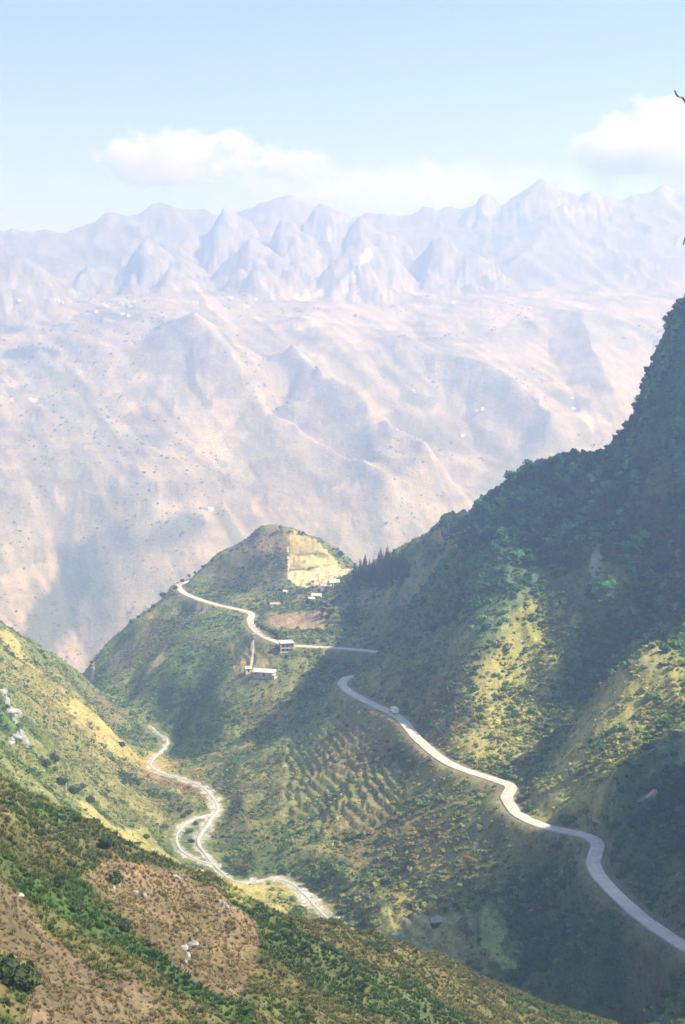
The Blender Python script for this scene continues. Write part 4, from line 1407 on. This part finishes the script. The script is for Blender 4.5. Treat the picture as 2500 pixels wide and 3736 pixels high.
def farmhouse(loc, rz, w, d, h, rise, label, roof='sheet', wall='cement', wins=2, group=None):
    t = empty('farmhouse', loc, rz)
    part('wall', [gable_wall(w, d, h, rise)], M[wall], t)
    part('roof', [gable(w, d, h, rise)], M[roof], t)
    part('door', [box((-.5, -d / 2 - .05, 0), (.5, -d / 2 + .02, min(2.1, h - .2)))], M['dark'], t)
    for k in range(wins):
        x = (-1 if k % 2 == 0 else 1) * w * (.27 + .1 * (k // 2))
        f = part('window', [box((x - .55, -d / 2 - .06, .9), (x + .55, -d / 2 + .02, min(2.0, h - .25)))], M['plaster'], t)
        part('pane', [box((x - .45, -d / 2 - .08, 1.0), (x + .45, -d / 2 - .065, min(1.9, h - .35)))], M['dark'], f)
    return tag(t, label, 'house', group)


def on_ground(px, py, lift=0.0):
    p = hit(px, py)
    return (p[0], p[1], p[2] + lift)


# three-storey roadside house: its upper floor opens on the road, lower floors hang down the slope
hp = at_z(1047, 2352, -189.7)
t = empty('roadside_house', (hp[0], hp[1] - 6.9, -189.7), math.radians(14))
Wd, Dp = 8.6, 7.0
part('wall', [box((-Wd / 2 + .3, -Dp / 2 + 1.1, -8.2), (Wd / 2, Dp / 2, 3.0))], M['cement'], t)
part('side_wall', [box((Wd / 2 + .002, -Dp / 2 - .1, -9.5), (Wd / 2 + .25, Dp / 2 + .1, 3.4))], M['plaster'], t)
part('roof_slab', [box((-Wd / 2 - .4, -Dp / 2 - .5, 3.01), (Wd / 2 + .001, Dp / 2 + .4, 3.3))], M['sheet'], t)
part('parapet', [box((-Wd / 2 - .38, Dp / 2 + .1, 3.301), (Wd / 2, Dp / 2 + .32, 3.75)), box((-Wd / 2 - .38, -Dp / 2 - .2, 3.302), (-Wd / 2 - .16, Dp / 2 + .09, 3.7))], M['plaster'], t)
for k, z in enumerate((-.2, -2.9, -5.6)):
    part('floor_slab', [box((-Wd / 2 - .2, -Dp / 2 - .1, z - .12), (Wd / 2 + .001, -Dp / 2 + 1.098, z + .14))], M['plaster'] if k < 2 else M['cement'], t)
    b = part('balcony_rail', [box((-Wd / 2 - .2, -Dp / 2 - .1, z + .141), (Wd / 2 - .002, -Dp / 2, z + .95))], M['brickred'] if k == 0 else M['cement'], t)
    for j, x in enumerate((-2.6, .1, 2.7)):
        f = part('window' if j != 1 else 'door', [box((x - .75, -Dp / 2 + 1.04, z + (.2 if j == 1 else .9)), (x + .75, -Dp / 2 + 1.12, z + 2.35))], M['plaster'], t)
        part('pane', [box((x - .65, -Dp / 2 + 1.0, z + (.25 if j == 1 else 1.0)), (x + .65, -Dp / 2 + 1.035, z + 2.25))], M['dark'], f)
for x in (-Wd / 2 - .05, Wd / 2 - .3):
    part('column', [box((x - .14, -Dp / 2 - .12, -9.5), (x + .14, -Dp / 2 + .14, 3.0))], M['plaster'], t)
for x in (-1.5, 1.4):
    part('column', [box((x - .14, -Dp / 2 - .121, -9.5), (x + .14, -Dp / 2 + .139, -5.73))], M['cement'], t)
tag(t, 'three-storey house with flat pale roof and white side wall below the road', 'house')

farmhouse(on_ground(968, 2470, .2), math.radians(-14), 13.5, 5.2, 2.7, 1.5, 'long low farmhouse with pale roof down the slope from the roadside house', 'sheet', 'cement', 4)
farmhouse(on_ground(907, 2452, .2), math.radians(8), 3.4, 3.0, 2.3, .8, 'tiny white shed at the foot of the narrow footpath', 'sheet', 'plaster', 1)
farmhouse(on_ground(1003, 2476, -.3), math.radians(-60), 2.8, 2.2, 2.0, .5, 'small white outhouse at the right end of the long low farmhouse', 'sheet', 'plaster', 1)
farmhouse(on_ground(1219, 2136, .2), math.radians(18), 7.0, 4.6, 2.4, 1.5, 'upper right white-roofed house at the foot of the pale field', 'sheet', 'plaster', 2)
farmhouse(on_ground(1188, 2150, .2), math.radians(12), 7.4, 4.6, 2.4, 1.6, 'grey-roofed house touching the left end of the upper white-roofed house', 'greyroof', 'cement', 2)
farmhouse(on_ground(1156, 2186, .2), math.radians(-16), 6.4, 4.6, 2.5, 1.3, 'right wing of the bent white-roofed farmhouse among trees', 'sheet', 'cement', 2)
farmhouse(on_ground(1136, 2196, .2), math.radians(46), 6.2, 3.2, 2.3, 1.0, 'narrow left wing of the bent white-roofed farmhouse', 'sheet', 'cement', 1)
farmhouse(on_ground(1003, 2214, .1), math.radians(14), 6.4, 3.4, 2.0, .9, 'pale flat-looking shed on the terraces left of the farmhouses', 'greyroof', 'cement', 1)
farmhouse(on_ground(1142, 2128, .1), math.radians(5), 2.6, 2.4, 2.2, .8, 'tiny pale hut below the pale field', 'sheet', 'plaster', 1)
farmhouse(on_ground(1042, 2167, .1), math.radians(-10), 2.6, 2.4, 2.0, .8, 'tiny pale hut under the brown half of the hill', 'sheet', 'plaster', 1)
farmhouse(on_ground(1590, 3376, .1), math.radians(10), 3.2, 2.6, 1.8, .9, 'small dark-walled hut in the valley fields below the road', 'greyroof', 'dark', 1)

# village on the far bench: small pale houses
VIL = [(72, 1098, 12), (198, 1100, 9), (210, 1104, 8), (228, 1110, 8), (380, 1118, 10), (392, 1122, 8), (440, 1112, 9), (466, 1108, 8), (488, 1104, 10), (476, 1122, 8), (448, 1150, 9), (470, 1158, 8),
       (352, 1142, 9), (842, 1094, 12), (930, 1100, 10), (708, 1110, 9), (716, 1108, 9), (735, 1066, 8), (1420, 1096, 8), (1655, 1106, 12), (1782, 1092, 9), (1908, 1128, 10), (1932, 1130, 9), (1508, 1432, 8), (1686, 1592, 10),
       (2092, 1498, 10), (2086, 1460, 8), (1740, 1510, 8), (1760, 1506, 7), (1784, 1290, 8), (752, 1860, 11), (770, 1866, 8)]
for k, (px, py, w) in enumerate(VIL):
    p = hit(px, py, 1500)
    if k < 24:
        place = 'small pale house of the village on the far mountain bench'
        grp = 'far bench houses'
    else:
        place = 'small pale house alone on the far mountain slope'
        grp = 'lone far slope houses'
    t = empty('far_house', (p[0], p[1], p[2] - .3), math.radians(random.uniform(-35, 35)))
    part('wall', [gable_wall(w, w * .65, 4.2, 2.2)], M['plaster'], t)
    part('roof', [gable(w, w * .65, 4.2, 2.2, .6, .2)], M['sheet'] if k % 3 else M['greyroof'], t)
    tag(t, place, 'house', grp)

# ------------------------------------------------------------------ truck on the road
i = int(np.argmin(np.hypot(*(road_line[:, :2] - at_z(1434, 2606, -180)[:2]).T)))
tp = road_line[i]
dv = road_line[i + 2] - road_line[i - 2]
t = empty('truck', (tp[0] + .3, tp[1], tp[2] + .1), math.atan2(dv[1], dv[0]) - math.pi / 2)
cargo = part('cargo_box', [box((-1.2, -3.3, .95), (1.2, 1.4, 3.2))], M['truckwhite'], t)
part('rear_door', [box((-1.1, -3.36, 1.05), (-.02, -3.302, 3.1)), box((.02, -3.36, 1.05), (1.1, -3.302, 3.1))], M['truckwhite'], cargo)
cab = part('cab', [([(-1.1, 1.6, .6), (1.1, 1.6, .6), (1.1, 3.2, .6), (-1.1, 3.2, .6), (-1.1, 1.6, 2.5), (1.1, 1.6, 2.5), (1.1, 2.7, 2.5), (-1.1, 2.7, 2.5), (-1.1, 3.2, 1.6), (1.1, 3.2, 1.6)],
                     [(0, 1, 5, 4), (1, 2, 9, 6, 5), (2, 3, 8, 9), (3, 0, 4, 7, 8), (4, 5, 6, 7), (7, 6, 9, 8), (0, 3, 2, 1)])], M['truckwhite'], t)
part('windscreen', [([(-.95, 2.78, 2.42), (.95, 2.78, 2.42), (.95, 3.2, 1.68), (-.95, 3.2, 1.68)], [(0, 1, 2, 3)])], M['dark'], cab)
for sx in (-1, 1):
    part('side_window', [box((sx * 1.105 - .008, 1.9, 1.6), (sx * 1.105 + .008, 2.75, 2.3))], M['dark'], cab)
part('chassis', [box((-.5, -3.2, .5), (.5, 3.0, .94))], M['steel'], t)


def wheel_mesh(r, w, seg=14):
    V, F = [], []
    for sx in (-w / 2, w / 2):
        for k in range(seg):
            a = 2 * math.pi * k / seg
            V.append((sx, r * math.cos(a), r * math.sin(a)))
    for k in range(seg):
        F.append((k, (k + 1) % seg, (k + 1) % seg + seg, k + seg))
    F += [tuple(range(seg))[::-1], tuple(range(seg, 2 * seg))]
    return V, F


tyre = raw_mesh('wheel', *wheel_mesh(.48, .34), M['tyre'])
rim = raw_mesh('rim', *wheel_mesh(.25, .37, 10), M['steel'])
for sx in (-.95, .95):
    for wy in (-2.3, 2.3):
        wo_ = put('wheel', tyre, None, t, (sx, wy, .48))
        put('rim', rim, None, wo_)
for sx in (-.9, .9):
    part('tail_light', [box((sx - .14, -3.39, .98), (sx + .14, -3.361, 1.12))], M['brickred'], t)
tag(t, 'white box truck driving away along the pale mountain road', 'truck')


# ------------------------------------------------------------------ rocks and small things
def rock_mesh(name, seed, ax):
    import bmesh
    rs = np.random.default_rng(seed)
    bm = bmesh.new()
    bmesh.ops.create_icosphere(bm, subdivisions=2, radius=1)
    o1, o2 = rs.uniform(-50, 50, 2)
    for v in bm.verts:
        c = np.array(v.co)
        q = 1 + .35 * float(noise(np.array([c[0] * 1.3 + o1 + c[2]]), np.array([c[1] * 1.3 + o2 - c[2]]), seed)[0]) + .2 * float(noise(np.array([c[0] * 3.1 + o2]), np.array([c[1] * 3.1 + c[2] * 2 + o1]), seed)[0])
        v.co = Vector((c[0] * q * ax[0], c[1] * q * ax[1], c[2] * q * ax[2]))
    me = bpy.data.meshes.new(name)
    bm.to_mesh(me)
    bm.free()
    me.materials.append(M['rock'])
    return me


RM = [rock_mesh('rock', 500 + k, a) for k, a in enumerate([(1, .6, .75), (.7, .7, 1.1), (1.2, .7, .5), (.55, .6, .9)])]


def rock(px, py, s, k, label, group=None, rz=None, tilt=0.0):
    p = hit(px, py)
    o = put('boulder', RM[k % 4], loc=(p[0], p[1], p[2] + .1 * s))
    o.scale = (s, s, s)
    o.rotation_euler = (tilt, -tilt * .7, random.uniform(0, 6.28) if rz is None else rz)
    return tag(o, label, 'rock', group)


rock(672, 3462, .62, 0, 'grey boulder at the left of the cluster in the brown foreground', rz=.3)
rock(702, 3452, .85, 2, 'largest pale grey boulder of the cluster in the brown foreground', rz=-.6, tilt=.4)
rock(686, 3490, .5, 1, 'middle boulder below the largest in the foreground cluster', rz=.2)
rock(678, 3512, .48, 3, 'lowest boulder of the foreground cluster', rz=.9)
for k, (px, py, s) in enumerate([(10, 2535, 3.0), (24, 2568, 2.6), (40, 2600, 3.4), (52, 2612, 3.0), (66, 2600, 2.2), (72, 2618, 2.4), (58, 2692, 2.6), (72, 2684, 3.0), (44, 2708, 2.2), (90, 2712, 2.6), (36, 2716, 2.0)]):
    rock(px, py, s, k, 'pale limestone outcrop in the broken band on the left slope', 'outcrops on the left slope')
for k, (px, py, s) in enumerate([(495, 3260, .45), (528, 3272, .5), (640, 3200, .5), (655, 3210, .45), (800, 3290, .5), (815, 3300, .45), (830, 3312, .5), (850, 3322, .4), (430, 3232, .5), (415, 3245, .4), (70, 3270, .55)]):
    rock(px, py, s, k, 'small grey stone showing through the grass of the near slope', 'stones in the near grass')
for k, (px, py, s) in enumerate([(2470, 3628, .9), (2455, 3640, .7), (2380, 3700, .7), (2352, 3708, .8), (2490, 3600, .7)]):
    rock(px, py, s, k, 'pale stone in the dark scrub at the lower right corner', 'stones at the lower right')
for k, (px, py, s) in enumerate([(1245, 2905, 1.2), (1230, 2990, 1.1), (1212, 3085, 1.3), (1650, 3290, 1.2), (1440, 3415, 1.2)]):
    rock(px, py, s, k, 'pale boulder lying on the scrubby slope above the river', 'boulders on the slope above the river')
p = hit(242, 2896)
t = put('post', raw_mesh('post', *tube([(0, 0, -.5), (0, 0, 2.0), (.05, 0, 4.2)], [.16, .15, .12]), M['plaster']), loc=p)
tag(t, 'pale upright post among shrubs on the left slope', 'post')
p0, p1 = hit(1932, 3332), hit(1980, 3322)
dvv = p1 - p0
t = put('pipe', raw_mesh('pipe', *merge(*[([(p0[0] + dvv[0] * f + math.cos(a) * .16 * q, p0[1] + dvv[1] * f + math.sin(a) * .16 * q, p0[2] + dvv[2] * f + .9 + math.sin(a * 2) * .16) for f in (0, .33, .66, 1) for a, q in ((0, 1), (1.57, 1), (3.14, 1), (4.71, 1))],
                                          [(i * 4 + j, i * 4 + (j + 1) % 4, i * 4 + 4 + (j + 1) % 4, i * 4 + 4 + j) for i in range(3) for j in range(4)])]), M['plaster']))
tag(t, 'pale pipe lying across the shaded field below the road', 'pipe')

# dry twig of a roadside bush leaning in at the right edge, close to us
tw = [at_r(2640, 1500, 2.3), at_r(2585, 1050, 2.28), at_r(2535, 800, 2.26), at_r(2545, 500, 2.24), at_r(2500, 370, 2.22), at_r(2474, 352, 2.2), at_r(2462, 330, 2.2)]
tw2 = [at_r(2535, 800, 2.26), at_r(2508, 850, 2.24), at_r(2493, 892, 2.22)]
tw0 = [np.array([1.1, 2.4, -2.6]), at_r(2760, 2300, 2.34), at_r(2640, 1500, 2.3)]
line = spline(tw0 + tw[1:], 6)
t = empty('twig', tuple(line[0]))
for nm, ln, r0, r1 in (('stem', line, .003, .0011), ('side_shoot', spline(tw2, 6), .002, .0012)):
    V, F = [], []
    for k, p in enumerate(ln):
        r = r0 + (r1 - r0) * k / (len(ln) - 1)
        for j in range(6):
            a = j * math.pi / 3
            V.append((p[0] + r * math.cos(a) - line[0][0], p[1] + r * math.sin(a) - line[0][1], p[2] + r * .7 * math.sin(a * 1.0 + .7) - line[0][2]))
        if k:
            F += [((k - 1) * 6 + j, (k - 1) * 6 + (j + 1) % 6, k * 6 + (j + 1) % 6, k * 6 + j) for j in range(6)]
    put(nm, raw_mesh(nm, V, F, M['bark'], True), None, t)
tag(t, 'thin dark twig poking in at the right edge beside the sky', 'twig')


# ------------------------------------------------------------------ say which one: things in a row are told apart by their place
ORD = ('leftmost second third fourth fifth sixth seventh eighth ninth tenth eleventh twelfth thirteenth fourteenth fifteenth sixteenth seventeenth '
       'eighteenth nineteenth twentieth twenty-first twenty-second twenty-third twenty-fourth').split()
ROWS = {'conifers on the right skyline': 'dark skyline conifer halfway up the right ridge', 'trees along the cliff edge': 'small dark tree on the right cliff skyline',
        'trees on the hill outline': 'small dark tree on the terraced hill\'s left outline', 'trees in the strip by the farmhouses': 'dark tree in the wooded strip right of the farmhouses',
        'trees on the roadside bank': 'dark tree on the bank by the three-storey house', 'shrub clump above the river bend': 'green shrub of the clump above the river bend',
        'shrubs by the river loop': 'small green shrub by the looping river channels', 'light trees by the river': 'light green tree at the foot of the slope by the river',
        'far bench houses': 'pale house of the village on the far mountain bench', 'lone far slope houses': 'small pale house alone on the far mountain slope',
        'outcrops on the left slope': 'pale limestone outcrop on the left slope', 'stones in the near grass': 'small grey stone in the near slope grass',
        'stones at the lower right': 'pale stone in the dark scrub at lower right', 'boulders on the slope above the river': 'pale boulder on the scrubby slope above the river'}
for g_, text in ROWS.items():
    obs = [o for o in COL.objects if o.get('group') == g_]
    obs.sort(key=lambda o: o.location.x / max(o.location.y, 1e-3))
    for k, o in enumerate(obs):
        o['label'] = text + (', leftmost of its group' if k == 0 else ', rightmost of its group' if k == len(obs) - 1 else ', %s from the left' % ORD[k])
